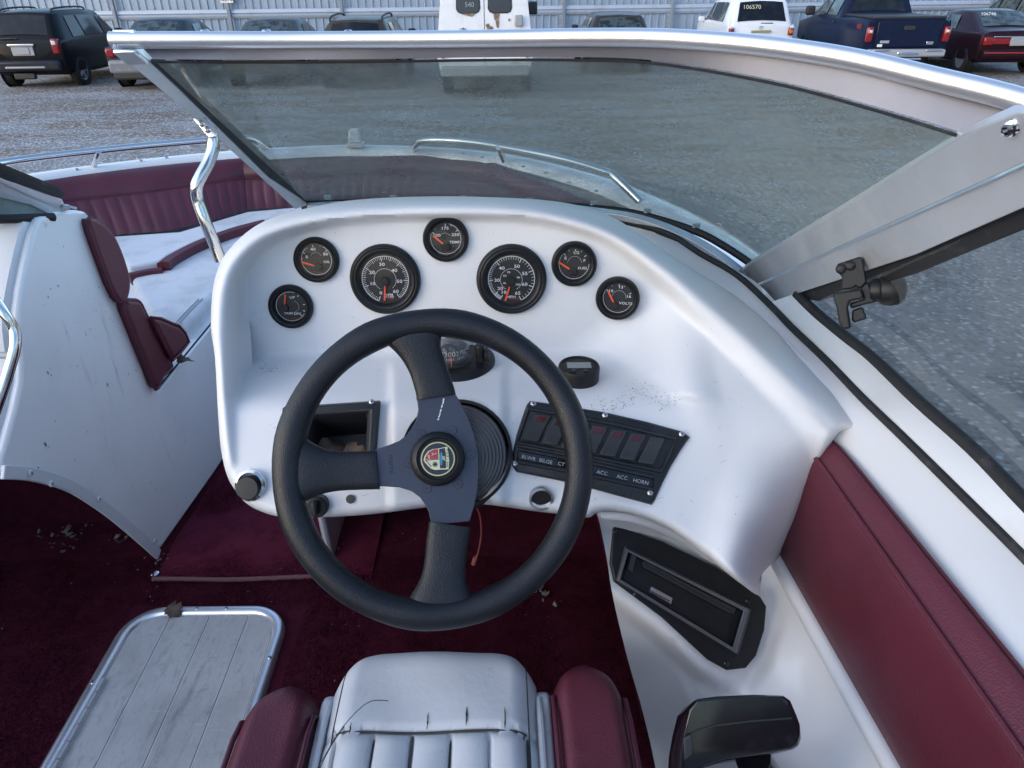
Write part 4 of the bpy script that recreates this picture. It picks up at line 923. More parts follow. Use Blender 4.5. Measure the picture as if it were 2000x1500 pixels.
# ---- steering wheel
wc = P(852.5, 909, .79); WN = -ray(852.5, 909).normalized(); wx_ = frame(WN)
stw = node('steering_wheel', wc, boat, label='black leather three spoke steering wheel turned a quarter')
def wp(px, py, h=0): return PP(px, py, wc+WN*h, WN)
RW = .1615
path = []; rad = []
for k in range(96):
    a = 2*math.pi*k/96; path.append(wc+wx_[0]*(math.cos(a)*RW)+wx_[1]*(math.sin(a)*RW))
    ad = math.degrees(a) % 360; b = 0
    for s in (95, 180, 273): b = max(b, math.exp(-((min(abs(ad-s), 360-abs(ad-s))-17)/9)**2))
    rad.append(.0159+.0012*b+.0003*math.sin(a*7))
mk('rim', *tube(path, rad, 20, closed=True, upv=WN), 'leather', stw, angle=80)
def spoke(pts):                              # (px,py,halfwidth px,half thickness)
    V = []; F = []; n = 18
    pp = [Vector((p[0], p[1], 0)) for p in pts]
    for i, (px, py, hw, th) in enumerate(pts):
        a = pp[max(0, i-1)]; b = pp[min(len(pp)-1, i+1)]; d = (b-a).normalized(); s = Vector((-d.y, d.x, 0))
        for k in range(n):
            an = 2*math.pi*k/n; cx_ = math.copysign(abs(math.cos(an))**.7, math.cos(an)); sy = math.copysign(abs(math.sin(an))**.7, math.sin(an))
            V.append(wp(px+s.x*hw*cx_, py+s.y*hw*cx_, -.003-.004*(i/(len(pts)-1)))+WN*(th*sy))
    for i in range(len(pts)-1):
        for k in range(n): F.append((i*n+k, i*n+(k+1) % n, (i+1)*n+(k+1) % n, (i+1)*n+k))
    F += [tuple(range(n))[::-1], tuple((len(pts)-1)*n+k for k in range(n))]
    mk('spoke', V, F, 'leather', stw, angle=70)
def sp_smooth(p): return [tuple(q) for q in [(v.x, v.y, w.x, w.y) for v, w in zip(spline([(a, b, 0) for a, b, _, _ in p], 4), spline([(c, d, 0) for _, _, c, d in p], 4))]]
spoke(sp_smooth([(805, 628, 92, .0120), (812, 655, 60, .0130), (822, 685, 42, .0115), (834, 715, 37, .0095), (844, 745, 37, .0085), (850, 765, 38, .0085), (852, 776, 39, .0080)]))
spoke(sp_smooth([(571, 918, 88, .0120), (598, 919, 62, .0130), (628, 920, 46, .0115), (660, 920, 39, .0095), (695, 919, 38, .0085), (726, 918, 38, .0085), (738, 917, 39, .0080)]))
spoke(sp_smooth([(864, 1190, 88, .0120), (864, 1165, 62, .0130), (866, 1135, 46, .0115), (869, 1105, 41, .0095), (873, 1065, 41, .0085), (877, 1038, 41, .0085), (879, 1024, 41, .0080)]))
zp = [(465, 122), (480, 250), (455, 380), (400, 480), (330, 570), (250, 630), (130, 680), (0, 725), (-35, 735), (-35, 1172), (0, 1185), (250, 1200), (400, 1245), (500, 1320), (570, 1420), (610, 1500), (640, 1665), (1110, 1615), (1165, 1430), (1205, 1250), (1220, 1000), (1215, 800), (1170, 560), (1090, 340), (1000, 170), (935, 60)]
g = G(); g.add(*prism([wp(740+x/6.25, 760+y/6.25, -.004) for x, y in zp], WN*-.005)); g.mk('spoke_plate', 'slate_anodised', stw, bevel=.0008)
for zx, zy in ((518, 553), (897, 503), (1123, 802), (968, 1158), (587, 1208), (362, 905)):
    c = wp(740+zx/6.25, 760+zy/6.25, -.0038); g = G()
    g.add(*lathe([(.0050, 0), (.0048, .0006), (.0001, .0006)], c, wx_, 20)); g.add(*disc(c, wx_, .0016, 6, .0008), 1); g.add(*ring(c, wx_, .0050, .0054, z=.0002, n=20), 1)
    g.mk('hex_screw', ['slate_anodised', 'print_black'], stw)
hc = wp(855, 896, -.004)
mk('hub', *lathe([(.0302, 0), (.0302, .006), (.0275, .0105), (.0235, .0125), (.0225, .009), (.0205, .0085), (.0200, .0105), (.0001, .0105)], hc, wx_, 48), 'black_plastic', stw, angle=50)
bc = wp(855, 896, .0068)
def bq(zx, zy, h=0): return wp(740+zx/6.25, 760+zy/6.25, .0070+h)
g = G(); g.add(*disc(wp(855.2, 896.4, .0066), wx_, .0186, 40, .0002), 0); g.add(*ring(wp(855.2, 896.4, .0066), wx_, .0174, .0188, z=.0005), 1)
def bpoly(pts, i, h): g.add(*quadpatch([bq(x, y, h) for x, y in pts]), i)
bpoly([(545, 865), (560, 812), (600, 758), (655, 733), (730, 724), (835, 702), (850, 790), (858, 880), (852, 978), (740, 983), (690, 988), (640, 973), (600, 938), (560, 893)], 2, .0004)
bpoly([(562, 858), (582, 803), (620, 760), (665, 737), (722, 731), (726, 850)], 3, .0007)
bpoly([(735, 732), (804, 716), (818, 800), (817, 880), (820, 966), (746, 968)], 0, .0007)
g.add([bq(762+math.cos(6.283*k/20)*15, 850+math.sin(6.283*k/20)*85, .0009) for k in range(20)], [tuple(range(20))], 4)
for a in range(0, 180, 45):
    dx, dy = math.cos(R(a))*32, math.sin(R(a))*32; g.add(*stroke(bq(684-dx, 918-dy), bq(684+dx, 918+dy), .0009, WN, .0012), 0)
for i, ch in enumerate('MARIAH'):
    zy = 745+38*i; g.add(*text(ch, .0040, bq(828+8*math.sin((zy-700)/280*math.pi), zy, .0009), (-wx_[1]*1.0, wx_[0], WN)), 0)
for (x0, y0, x1, y1) in ((645, 775, 665, 795), (665, 795, 705, 785), (645, 815, 665, 797), (596, 800, 612, 850), (612, 800, 622, 846), (770, 815, 800, 870), (790, 820, 812, 875), (775, 860, 805, 820)): g.add(*stroke(bq(x0, y0), bq(x1, y1), .0006, WN, .0013), 2)
for (x0, y0, x1, y1) in ((575, 872, 640, 950), (560, 870, 733, 855)): g.add(*stroke(bq(x0, y0), bq(x1, y1), .0007, WN, .0013), 0)
g.mk('badge', ['badge_navy', 'gold', 'cream', 'badge_red', 'badge_blue'], stw, angle=20)
g = G()
for (zx, zy, l, a) in ((790, 125, 34, 70), (785, 160, 40, 75), (770, 205, 38, 72), (755, 260, 42, 70), (735, 330, 30, 60), (725, 365, 26, 40), (800, 60, 14, 0), (745, 300, 22, 80)):
    dx, dy = math.cos(R(a))*l/2, -math.sin(R(a))*l/2; g.add(*stroke(wp(740+(zx-dx)/6.25, 760+(zy-dy)/6.25), wp(740+(zx+dx)/6.25, 760+(zy+dy)/6.25), .0014, WN, -.0036))
g.mk('scratch', 'print_white', stw)
g = G(); g.add(*text('marini', .0085, wp(740+155/6.25, 760+915/6.25, -.0037), (-wx_[1], wx_[0], WN))); g.mk('engraving', 'paint_charcoal', stw)
# ribbed boot behind the wheel
be = wp(868, 900, -.010); sbn = (be-sb).normalized(); bax = frame(sbn); L_ = (be-sb).length
prof = [(.054, -.05), (.0620, -.012)]
for i in range(10): prof += [(.0620-.0034*i, L_*(.02+.085*i)), (.0608-.0034*i, L_*(.02+.085*i)+.0022), (.0570-.0034*i, L_*(.02+.085*i)+.0026), (.0566-.0034*i, L_*(.02+.085*i)+.0040)]
prof += [(.02, L_*.93), (.0001, L_*.95)]
mk('steering_boot', *lathe(prof, sb, bax, 44), 'bellows', boat, angle=20)
mk('column_ring', *lathe([(.0690, -.012), (.0690, .010), (.0680, .0115), (.0650, .010), (.0645, -.06), (.0001, -.062)], sb, _bx, 44, False), 'rubber', boat)

# ---- starboard side: liner with the stereo
sbnd = [(1168, 1000), (1200, 997), (1250, 1006), (1300, 1026), (1350, 1058), (1400, 1095), (1447, 1136), (1484, 1164), (1488, 1120), (1515, 1080), (1560, 1150), (1640, 1310), (1748, 1520), (1760, 1560), (1310, 1560), (1288, 1530), (1270, 1450), (1250, 1370), (1228, 1295), (1208, 1215), (1194, 1150), (1185, 1090), (1172, 1025)]
sctl = [(1168, 1000, .93), (1250, 1006, .935), (1350, 1058, .985), (1447, 1136, 1.03), (1484, 1164, 1.06), (1515, 1080, 1.03), (1560, 1150, .985), (1640, 1310, .885), (1748, 1520, .760), (1310, 1560, 1.18), (1288, 1530, 1.20), (1270, 1450, 1.19), (1250, 1370, 1.14), (1228, 1295, 1.09), (1208, 1215, 1.04), (1194, 1150, 1.0), (1185, 1090, .965),
        (1220, 1066, .955), (1468, 1192, 1.025), (1440, 1290, .995), (1204, 1134, .985), (1330, 1180, .985), (1415, 1310, .99), (1560, 1350, .93), (1500, 1250, .985), (1600, 1450, .87), (1450, 1450, .97), (1360, 1380, 1.03), (1560, 1520, .86)]
srbf = tps(sctl)
STP = None
def side_t(X, Y):
    t = srbf(X, Y); X = np.asarray(X, float); Y = np.asarray(Y, float)
    if STP is not None:
        r = rays_np(X, Y); tpl = (STP[0]-np.array(CAM)).dot(STP[1])/(r @ STP[1]); d = segdist(X, Y, STP[2]+[STP[2][0]])[0]; w = np.where(inpoly_np(X, Y, STP[2]), 1.0, 1-sstep(4, 46, d)); t = t*(1-w)+tpl*w
    gx = np.interp(Y, [1230, 1370, 1520], [1303, 1362, 1420]); t = t+.006*np.exp(-((X-gx)/5)**2)*sstep(1235, 1260, Y)+.012*sstep(0, 40, gx-X)*sstep(1250, 1330, Y)
    return t
_q = [P(x, y, float(srbf(np.array([float(x)]), np.array([float(y)]))[0])) for x, y in ((1204, 1134), (1468, 1192), (1416, 1306), (1220, 1066))]
_n = (_q[1]-_q[0]).cross(_q[2]-_q[0]).normalized()
STP = (np.array(sum(_q, Vector())/4), np.array(_n), [(1190, 1045), (1290, 1066), (1395, 1116), (1475, 1172), (1488, 1186), (1486, 1230), (1470, 1284), (1452, 1310), (1416, 1314), (1380, 1294), (1290, 1211), (1190, 1138)])
def lp(px, py): return P(px, py, float(side_t(np.array([float(px)]), np.array([float(py)]))[0]))
slo = [(p.x, p.y) for p in spline([(x, y, 0) for x, y in sbnd], 3, True)]
mk('side_liner', *skin(slo, side_t, 9, [], lambda x, y: (.03, .05, -.01)), 'gelcoat', boat, angle=60, label='white starboard side liner around the stereo')
# eyebrow moulding above the stereo
eb = spline([lp(1174, 1006), lp(1240, 1009), lp(1312, 1036), lp(1385, 1082), lp(1442, 1126), lp(1478, 1158)], 5)
N_ = len(eb); g = G(); g.add(*tube(eb, [.003+.008*math.sin(math.pi*min(1, (i+1)/(N_*.9)))**.7 for i in range(N_)], 12)); g.mk('stereo_hood', 'gelcoat', boat)
# stereo
a, b, c_ = lp(1204, 1134), lp(1468, 1192), lp(1416, 1306); SN = (b-a).cross(c_-a).normalized()
if SN.dot(CAM-a) < 0: SN = -SN
SO = Vector(STP[0])+SN*.011
def sq(px, py, h=0): return PP(px, py, SO+SN*h, SN)
sn = node('stereo', SO, boat, label='black stereo with its faceplate missing')
pl = [(1196, 1026), (1290, 1058), (1395, 1108), (1480, 1165), (1492, 1184), (1488, 1230), (1472, 1280), (1452, 1304), (1416, 1308), (1380, 1288), (1290, 1205), (1197, 1136), (1189, 1100)]
mk('stereo_plate', *prism([sq(*q, -.004) for q in pl], SN*.007), 'black_plastic', sn, bevel=.002)
bo = [(1220, 1066), (1468, 1190), (1442, 1280), (1203, 1134)]; bi = [(1227, 1078), (1452, 1193), (1431, 1264), (1213, 1132)]
A = [sq(*q, .003) for q in bo]; B1 = [sq(*q, .013) for q in [(1224, 1072), (1463, 1190), (1438, 1276), (1207, 1134)]]; C1 = [sq(*q, .012) for q in bi]; D1 = [sq(*q, -.002) for q in [(1232, 1086), (1443, 1196), (1425, 1256), (1220, 1131)]]
V = A+B1+C1+D1; F = [(k*4+i, k*4+(i+1) % 4, (k+1)*4+(i+1) % 4, (k+1)*4+i) for k in range(3) for i in range(4)]+[(12, 13, 14, 15)]
mk('stereo_bezel', V, F, ['bezel_grey', 'gloss_black'], sn, idx=[0]*8+[1]*5, bevel=.001)
mk('disc_slot', *prism([sq(1256, 1092, .004), sq(1436, 1188, .004), sq(1432, 1200, .004), sq(1252, 1103, .004)], SN*.002), 'print_black', sn)
for i in range(2): 
    o = 8*i; mk('slot_ridge', *prism([sq(1258-o*.3, 1096+o, .006), sq(1430-o*.3, 1188+o, .006), sq(1429-o*.3, 1190.5+o, .006), sq(1257-o*.3, 1098.5+o, .006)], SN*.0012), 'switch_black', sn)
mk('release_latch', *prism([sq(1230, 1082, .001), sq(1238, 1088, .001), sq(1230, 1118, .001), sq(1222, 1112, .001)], SN*.008), 'switch_black', sn)
mk('connector', *prism([sq(1268, 1145, .0), sq(1310, 1168, .0), sq(1306, 1180, .0), sq(1265, 1156, .0)], SN*.007), 'screw_steel', sn, bevel=.0008)
g = G()
for i in range(13):
    t = (i+.7)/14; x = 1268+42*t; y = 1151+23*t; g.add(*disc(sq(x, y+1.5, .0072), frame(SN), .0011, 8, .0003))
g.mk('connector_pins', 'print_black', sn)
for q in ((1201, 1038), (1242, 1160), (1461, 1174), (1419, 1296)): screw(sn, sq(*q, .003), SN, .0042, 'gloss_black')

# ---- throttle control
th = node('throttle', P(1445, 1430, .68), boat, label='glossy black throttle control handle')
def tp(px, py, t): return P(px, py, t)
def loft(rings):
    n = len(rings[0]); V = [p for r in rings for p in r]; F = [(i*n+k, i*n+(k+1) % n, (i+1)*n+(k+1) % n, (i+1)*n+k) for i in range(len(rings)-1) for k in range(n)]
    return V, F+[tuple(range(n))[::-1], tuple((len(rings)-1)*n+k for k in range(n))]
up_ = [(1336, 1415), (1343, 1385), (1358, 1366), (1400, 1360), (1470, 1357), (1530, 1358), (1544, 1368), (1556, 1394), (1550, 1402), (1470, 1408), (1395, 1418), (1355, 1432), (1337, 1440)]
dn_ = [(1337, 1440), (1355, 1432), (1395, 1418), (1470, 1408), (1550, 1402), (1560, 1412), (1565, 1440), (1560, 1456), (1548, 1464), (1470, 1478), (1415, 1486), (1375, 1500), (1340, 1530), (1322, 1530), (1325, 1470)]
def slab(poly, t0, t1, sh_=.94):
    cx = sum(p[0] for p in poly)/len(poly); cy = sum(p[1] for p in poly)/len(poly)
    s_ = lambda k: [(cx+(x-cx)*k, cy+(y-cy)*k) for x, y in poly]
    off = Vector((0, .03, -.055))
    return loft([[tp(x, y, t0) for x, y in s_(sh_)], [tp(x, y, t0+.006) for x, y in poly], [tp(x, y, t0+.006)+off*.8 for x, y in poly], [tp(x, y, t0)+off for x, y in s_(sh_)]])
hd_ = [(1325, 1470), (1333, 1425), (1343, 1385), (1358, 1366), (1400, 1360), (1470, 1357), (1530, 1358), (1544, 1368), (1556, 1396), (1563, 1415), (1565, 1440), (1560, 1456), (1548, 1464), (1470, 1478), (1415, 1486), (1375, 1500), (1340, 1530), (1322, 1530)]
mk('handle_head', *slab(hd_, .664, 0, .955), 'gloss_black', th, bevel=.004, seg=3, angle=60)
g = G(); g.add(*tube([tp(x, y, .6636) for x, y in ((1345, 1438), (1360, 1428), (1395, 1417), (1470, 1408), (1546, 1402.5))], .0009, 6)); g.mk('head_seam', 'print_black', th)
mk('trim_button', *prism([tp(x, y, .664) for x, y in ((1334, 1440), (1350, 1432), (1352, 1470), (1336, 1482))], FWD*-.003), 'switch_black', th, bevel=.001)
mk('lever_arm', *tube([tp(1470, 1478, .71), tp(1500, 1540, .74), tp(1520, 1650, .80)], [.018, .022, .026], 14), 'gloss_black', th)

# ---- starboard gunwale deck, maroon bolster
O_ = [(1190, 428, .405), (1300, 457, .415), (1367, 497, .43), (1440, 540, .45), (1506, 600, .465), (1545, 641, .47), (1615, 708, .475), (1685, 781, .48), (1772, 865, .485), (1887, 979, .49), (1999, 1091, .495), (2150, 1245, .50), (2420, 1520, .505)]
I_ = [(1120, 430, .42), (1225, 455, .425), (1290, 497, .44), (1370, 548, .46), (1440, 592, .475), (1495, 640, .48), (1560, 710, .485), (1600, 780, .50), (1645, 890, .534), (1768, 1030, .534), (1893, 1195, .534), (2043, 1395, .534), (2303, 1750, .534)]
Ol = spline([Pd(*q) for q in O_], 5); Il = spline([Pd(*q) for q in I_], 5)
rows = []
for k, (a, b) in enumerate(zip(Il, Ol)):
    d = (b-a).normalized(); e = b+d*.03+Vector((0, 0, -.012)); d2 = Vector((d.x, d.y, 0))
    rows.append([a-d*.02+Vector((0, 0, -.03)), a-d*.005+Vector((0, 0, -.006)), a+d*.004, a.lerp(b, .2)+Vector((0, 0, .004)), a.lerp(b, .45)+Vector((0, 0, .001)), b, e, b+d*.04+Vector((0, 0, -.05))])
mk('side_deck', *grid(rows), 'gelcoat', boat, angle=60)
mk('deck_gasket', *tube([p+Vector((0, 0, .002)) for p in Ol], .0055, 8), 'rubber', boat)
# bolster
bn = node('side_bolster', Pd(1700, 1050, .6), boat, label='maroon padded bolster along the starboard side')
st0 = Vector((.388, .80, 0)); 
def bsec(y):                                      # section of the pad at a station: (X, drop)
    x0 = .385+(.79-y)*.065; xs = .391+(.767-y)*.030; xo = .428+(.70-y)*.055; f = lambda k: x0+(xs-x0)*k
    return [(f(0), .728), (f(.15)-.008, .70), (f(.4)-.010, .66), (f(.75)-.006, .60), (f(.92)-.002, .562), (f(.98), .546), (xs+.002, .541), (xs+.007, .539), (xs+(xo-xs)*.4, .524), (xs+(xo-xs)*.7, .519), (xo-.004, .524), (xo, .54), (xo+.002, .728)]
ys = [.812, .806, .795, .775]+[.74-.05*k for k in range(26)]
rows = []
for i, y in enumerate(ys):
    s = bsec(y); cx = .41; f = (.80, .90, .96, .99)[i] if i < 4 else 1
    rows.append([Vector((cx+(a-cx)*f, y+(.5 if False else 0)-(.73-d)*.12*(1), 2.2-(.63+(d-.63)*f))) for a, d in s])
n = len(rows[0]); V = [p for r in rows for p in r]; F = [(i*n+k, i*n+k+1, (i+1)*n+k+1, (i+1)*n+k) for i in range(len(rows)-1) for k in range(n-1)]+[tuple(range(n))[::-1]]
mk('bolster_pad', V, F, 'maroon_vinyl', bn, angle=50)
for k in (6, 10):
    g = G(); g.add(*tube([r[k]+Vector((0, 0, .0008)) for r in rows[2:]], .0034 if k == 6 else .0026, 8)); g.mk('piping', 'maroon_vinyl', bn)
g = G(); g.add(*tube([rows[1][k]+Vector((-.004, -.004, 0)) for k in range(0, n-2)], .0050, 8)); g.mk('end_welt', 'white_vinyl', bn)
g = G(); g.add(*tube([Vector((bsec(y)[0][0]-.002, y-.0, 2.2-.738)) for y in ys[2:]], .012, 10)); g.mk('coaming_lip', 'gelcoat', boat)

# ---- windshield
ws = node('windshield', P(1000, 250, 1.1), boat, label='aluminium framed windshield in front of the helm')
bot = [(600, 394, 1.43), (720, 390, 1.475), (850, 388, 1.495), (960, 389, 1.49), (1060, 394, 1.47), (1160, 401, 1.445), (1250, 413, 1.42), (1357, 445, 1.375), (1420, 478, 1.35), (1471, 512, 1.33)]
topc = [(302, 119, .805), (480, 120, .825), (640, 119.5, .825), (780, 118, .82), (900, 116, .81), (1080, 115, .785), (1270, 121, .74), (1500, 158, .668), (1700, 210, .61), (1880, 265, .565)]
bl, tl_ = spline([P(*q) for q in bot], 6), spline([P(*q) for q in topc], 6)
V, F = grid([[a.lerp(b, f) for a, b in zip(bl, tl_)] for f in np.linspace(0, 1, 7)])
gl = mk('glass_pane', V, F, 'windshield_glass', ws, angle=80)
railp = [(216, 78.5, .79), (400, 78, .80), (600, 78, .81), (800, 77, .80), (1000, 75, .78), (1150, 73, .75), (1300, 75, .71), (1475, 88, .66), (1650, 113, .612), (1825, 154, .57), (2000, 198, .53), (2250, 285, .475)]
rp = spline([P(*q) for q in railp], 6)
mk('top_rail', *tube(rp, .0090, 16), 'bright_aluminium', ws)
tf_ = spline([P(*q) for q in topc+[(2060, 330, .525)]], 6)
fl = [a+(b-a).normalized()*.004 for a, b in zip(spline([P(x, y+5, t+.004) for x, y, t in [(270, 80, .80), (480, 78, .81), (640, 78, .81), (780, 77, .80), (900, 76, .79), (1080, 74, .765), (1270, 75, .718), (1500, 92, .655), (1700, 124, .60), (1900, 172, .556), (2080, 222, .515)]], 6), tf_)]
V, F = grid([[a for a in fl], [b+Vector((0, -.002, .002)) for b in tf_], [b+Vector((0, .008, .006)) for b in tf_], [a+Vector((0, .008, .006)) for a in fl]])
mk('header_flange', V, F, 'shaded_aluminium', ws, angle=40)
mk('glass_seal', *tube([b+Vector((0, -.001, -.001)) for b in tl_], .0016, 6), 'rubber', ws)
# end cap of the rail
tpost = tline((242, 98, .80), (590, 402, 1.43))
cap_ = [(218, 57), (262, 56), (265, 66), (226, 68), (224, 95), (264, 97), (264, 103), (220, 104)]
mk('rail_cap', *prism([P(x, y, .785) for x, y in cap_], FWD*.03), 'bright_aluminium', ws, bevel=.0015)
lp_ = [(221, 99), (264, 98), (294, 121), (350, 173), (430, 252), (525, 346), (603, 399), (577, 409), (480, 320), (376, 228), (308, 171)]
mk('end_post', *prism([P(x, y, tpost(x, y)) for x, y in lp_], (0.0, .010, .006)), 'dull_aluminium', ws, bevel=.001)
gk = [(294, 120), (318, 119), (378, 175), (472, 266), (604, 390), (606, 399), (525, 346), (430, 252), (350, 173)]
mk('post_gasket', *prism([P(x, y, tpost(x, y)-.002) for x, y in gk], (0, .004, .0025)), 'rubber', ws)
screw(ws, P(252, 110, tpost(252, 110)-.001), (0, -.7, -.6), .0055)
tp1 = tline((1460, 540, 1.33), (1980, 250, .50))
p1 = [(1436, 538), (1471, 512), (1662, 399), (1880, 265), (1985, 220), (2090, 225), (2060, 292), (1818, 401), (1468, 560)]
mk('corner_post', *prism([P(x, y, tp1(x, y)) for x, y in p1], (.004, .010, .004)), 'dull_aluminium', ws, bevel=.0012)
screw(ws, P(1458, 538, tp1(1458, 538)-.001), (-.3, -.7, -.5), .0075)
screw(ws, P(1979, 250, tp1(1979, 250)-.001), (-.2, -.7, -.3), .0075, 'chrome')
# base rail, gasket and clips under the glass
br = [p+Vector((0, -.012, -.012)) for p in bl]
mk('base_gasket', *tube([p+Vector((0, -.004, -.005)) for p in bl], .0075, 8), 'rubber', ws)
brl = spline([P(x, y, t) for x, y, t in [(600, 402, 1.42), (850, 398, 1.47), (1060, 403, 1.445), (1160, 413, 1.40), (1250, 428, 1.37), (1340, 462, 1.34), (1400, 497, 1.325), (1445, 531, 1.315)]], 6)
V, F = sweep(brl, [(-.016, -.006), (.018, -.006), (.018, .006), (-.016, .004)], (0, 0, 1)); mk('base_rail', V, F, 'aluminium', ws, bevel=.002)
brk = spline([Pd(*q) for q in [(590, 404, .40), (850, 402, .40), (1060, 410, .41), (1150, 420, .415), (1200, 432, .415), (1300, 462, .42), (1367, 499, .435), (1436, 538, .452)]], 6)
mk('deck_gasket', *tube(brk, .006, 8), 'rubber', ws)
for (px, py) in ((640, 386), (768, 386), (905, 387), (1035, 391), (1160, 398), (1265, 412), (1360, 441)):
    t = float(np.interp(px, [b[0] for b in bot], [b[2] for b in bot]))
    mk('glass_clip', *box(P(px, py, t-.004), .014, .004, .010), 'tail_clear', ws, bevel=.001)
for px, py in ((400, 61), (520, 61), (680, 62), (905, 59.5)):
    t = float(np.interp(px, [r[0] for r in railp], [r[2] for r in railp])); screw(ws, P(px, py+1.5, t), (0, -.2, 1), .0055, 'bright_aluminium', 'dome_screw')
g = G()
for i, (x, y, l, a) in enumerate(((1400, 420, 22, 60), (1408, 428, 22, 62), (1404, 437, 10, 10), (1412, 446, 26, 58), (1408, 455, 10, 0), (1418, 462, 20, 62), (1424, 470, 10, 20))):
    t = float(np.interp(x, [b[0] for b in bot], [b[2] for b in bot]))-.10
    dx, dy = math.cos(R(a))*l/2, math.sin(R(a))*l/2; g.add(*stroke(P(x-dx, y-dy, t-.03), P(x+dx, y+dy, t-.03), .0006, -FWD))
g.mk('etched_mark', 'tail_clear', ws)
# support strut
sp3 = spline([P(398, 243, .99), P(412, 262, 1.0), P(417, 285, 1.005), P(408, 315, 1.005), P(392, 345, 1.0), P(384, 365, 1.0), P(386, 390, 1.01), P(400, 430, 1.02), P(418, 475, 1.035), P(432, 510, 1.045)], 5)
mk('support_strut', *tube(sp3, [.006]*4+[.0085]*(len(sp3)-4), 14), 'stainless', ws)
mk('strut_plate', *prism([P(x, y, .975) for x, y in ((376, 231), (400, 229), (426, 252), (424, 266), (408, 270))], FWD*.004), 'stainless', ws, bevel=.001)
for q in ((392, 240), (404, 252)): screw(ws, P(q[0], q[1], .973), -FWD, .0042)

# ---- port windshield end at the walkway
pw = node('port_windshield', P(60, 380, 1.3), boat, label='end of the port windshield frame')
tpp = tline((120, 410, 1.41), (-417, 73, .78))
def pb(nm, poly, m, off=0, th_=(0, .008, .005), **kw): return mk(nm, *prism([P(x, y, tpp(x, y)+off) for x, y in poly], th_), m, pw, **kw)
pb('rubber_strip', [(-200, 205), (0, 327), (40, 343), (112, 372), (124, 385), (110, 386), (30, 358), (0, 349), (-200, 235)], 'rubber', 0, bevel=.001)
pb('frame_edge', [(-200, 237), (0, 350), (60, 376), (118, 396), (122, 404), (100, 400), (40, 374), (0, 356), (-200, 245)], 'aluminium', -.002)
pb('frame_bar', [(-200, 250), (0, 358), (60, 382), (112, 402), (120, 414), (108, 424), (60, 400), (0, 386), (-200, 300)], 'aluminium', .004, bevel=.001)
pb('glass_pane', [(-200, 300), (0, 386), (60, 400), (100, 424), (0, 432), (-200, 436)], 'windshield_glass', .01)
mk('base_gasket', *tube([W_(105, 424)+Vector((.0, 0, 0)), W_(60, 427)+Vector((-.03, 0, 0)), W_(20, 428)+Vector((-.12, 0, 0)), W_(0, 428)+Vector((-.5, 0, 0))], .008, 8), 'rubber', pw)
mk('hinge_knob', *lathe([(.008, 0), (.008, .008), (.0001, .011)], W_(128, 410), (XA, YA, Z), 14), 'screw_steel', pw)
mk('hinge_pin', *tube([P(112, 398, 1.405), P(150, 407, 1.42)], .003, 8), 'screw_steel', pw)
# grab handle
gh = node('grab_handle', W_(20, 680), boat, label='bent stainless grab handle')
gp = spline([P(-60, 520, 1.10), P(-20, 572, 1.12), P(10, 615, 1.13), P(28, 645, 1.14), P(30, 675, 1.14), P(20, 715, 1.14), P(4, 765, 1.14), P(-30, 860, 1.14)], 6)
mk('handle_tube', *tube(gp, .0085, 14), 'stainless', gh); mk('handle_stay', *tube([P(26, 695, 1.14), P(-40, 692, 1.16)], .006, 10), 'plate_grey', gh)

# ---- starboard side window
swn = node('side_window', P(1800, 650, .8), boat, label='starboard side window with black latch')
p2 = [(1474, 562), (1820, 406), (2062, 297), (2100, 370), (2000, 407), (1790, 498), (1552, 576), (1504, 593)]
mk('window_post', *prism([P(x, y, tp1(x, y)+.012) for x, y in p2], (.006, .010, .004)), 'dull_aluminium', swn, bevel=.0015)
screw(swn, P(1498, 574, tp1(1498, 574)+.011), (-.3, -.7, -.5), .0075)
rb = [(1540, 580), (1552, 575), (1790, 497), (2000, 406), (2120, 355), (2120, 400), (2000, 452), (1790, 537), (1600, 590)]
mk('post_rubber', *prism([P(x, y, tp1(x, y)+.026) for x, y in rb], (.006, .010, .004)), 'rubber', swn, bevel=.003)
# sill strip
s0 = [(1506, 594, .462), (1545, 632, .467), (1615, 700, .472), (1685, 773, .477), (1772, 857, .482), (1887, 971, .487), (1999, 1083, .492), (2150, 1237, .497), (2420, 1512, .50)]
s1 = [(1554, 577, .445), (1601, 624, .447), (1702, 706, .452), (1772, 771, .456), (1860, 862, .46), (1896, 884, .462), (1999, 1002, .466), (2100, 1110, .468), (2400, 1400, .47)]
s1 = [(1552, 577, .440), (1590, 614, .444), (1645, 660, .448), (1702, 706, .452), (1790, 790, .456), (1896, 884, .460), (1999, 990, .464), (2150, 1140, .466), (2420, 1410, .47)]
a_, b_ = spline([Pd(*q) for q in s0], 5), spline([Pd(*q) for q in s1], 5)
V, F = grid([[p for p in a_], [p.lerp(q, .06)+Vector((0, 0, .004)) for p, q in zip(a_, b_)], [p.lerp(q, .9)+Vector((0, 0, .003)) for p, q in zip(a_, b_)], [q for q in b_], [q+Vector((.004, 0, -.02)) for q in b_]])
mk('sill_strip', V, F, 'satin_aluminium', swn, angle=40)
mk('sill_rubber', *tube([q+Vector((.004, 0, .001)) for q in b_], .0085, 10), 'rubber', swn)
base = [q+Vector((.010, 0, .006)) for q in b_]
topq = [P(x, y, tp1(x, y)+.03) for x, y in ((1556, 580), (1610, 560), (1700, 525), (1790, 495), (1890, 450), (1999, 404), (2100, 360), (2250, 290), (2500, 170))]
topl = spline(topq, 5)
V, F = grid([[a.lerp(b, f) for a, b in zip(base, topl)] for f in (0, .5, 1)]); mk('glass_pane', V, F, 'side_glass', swn, angle=80)
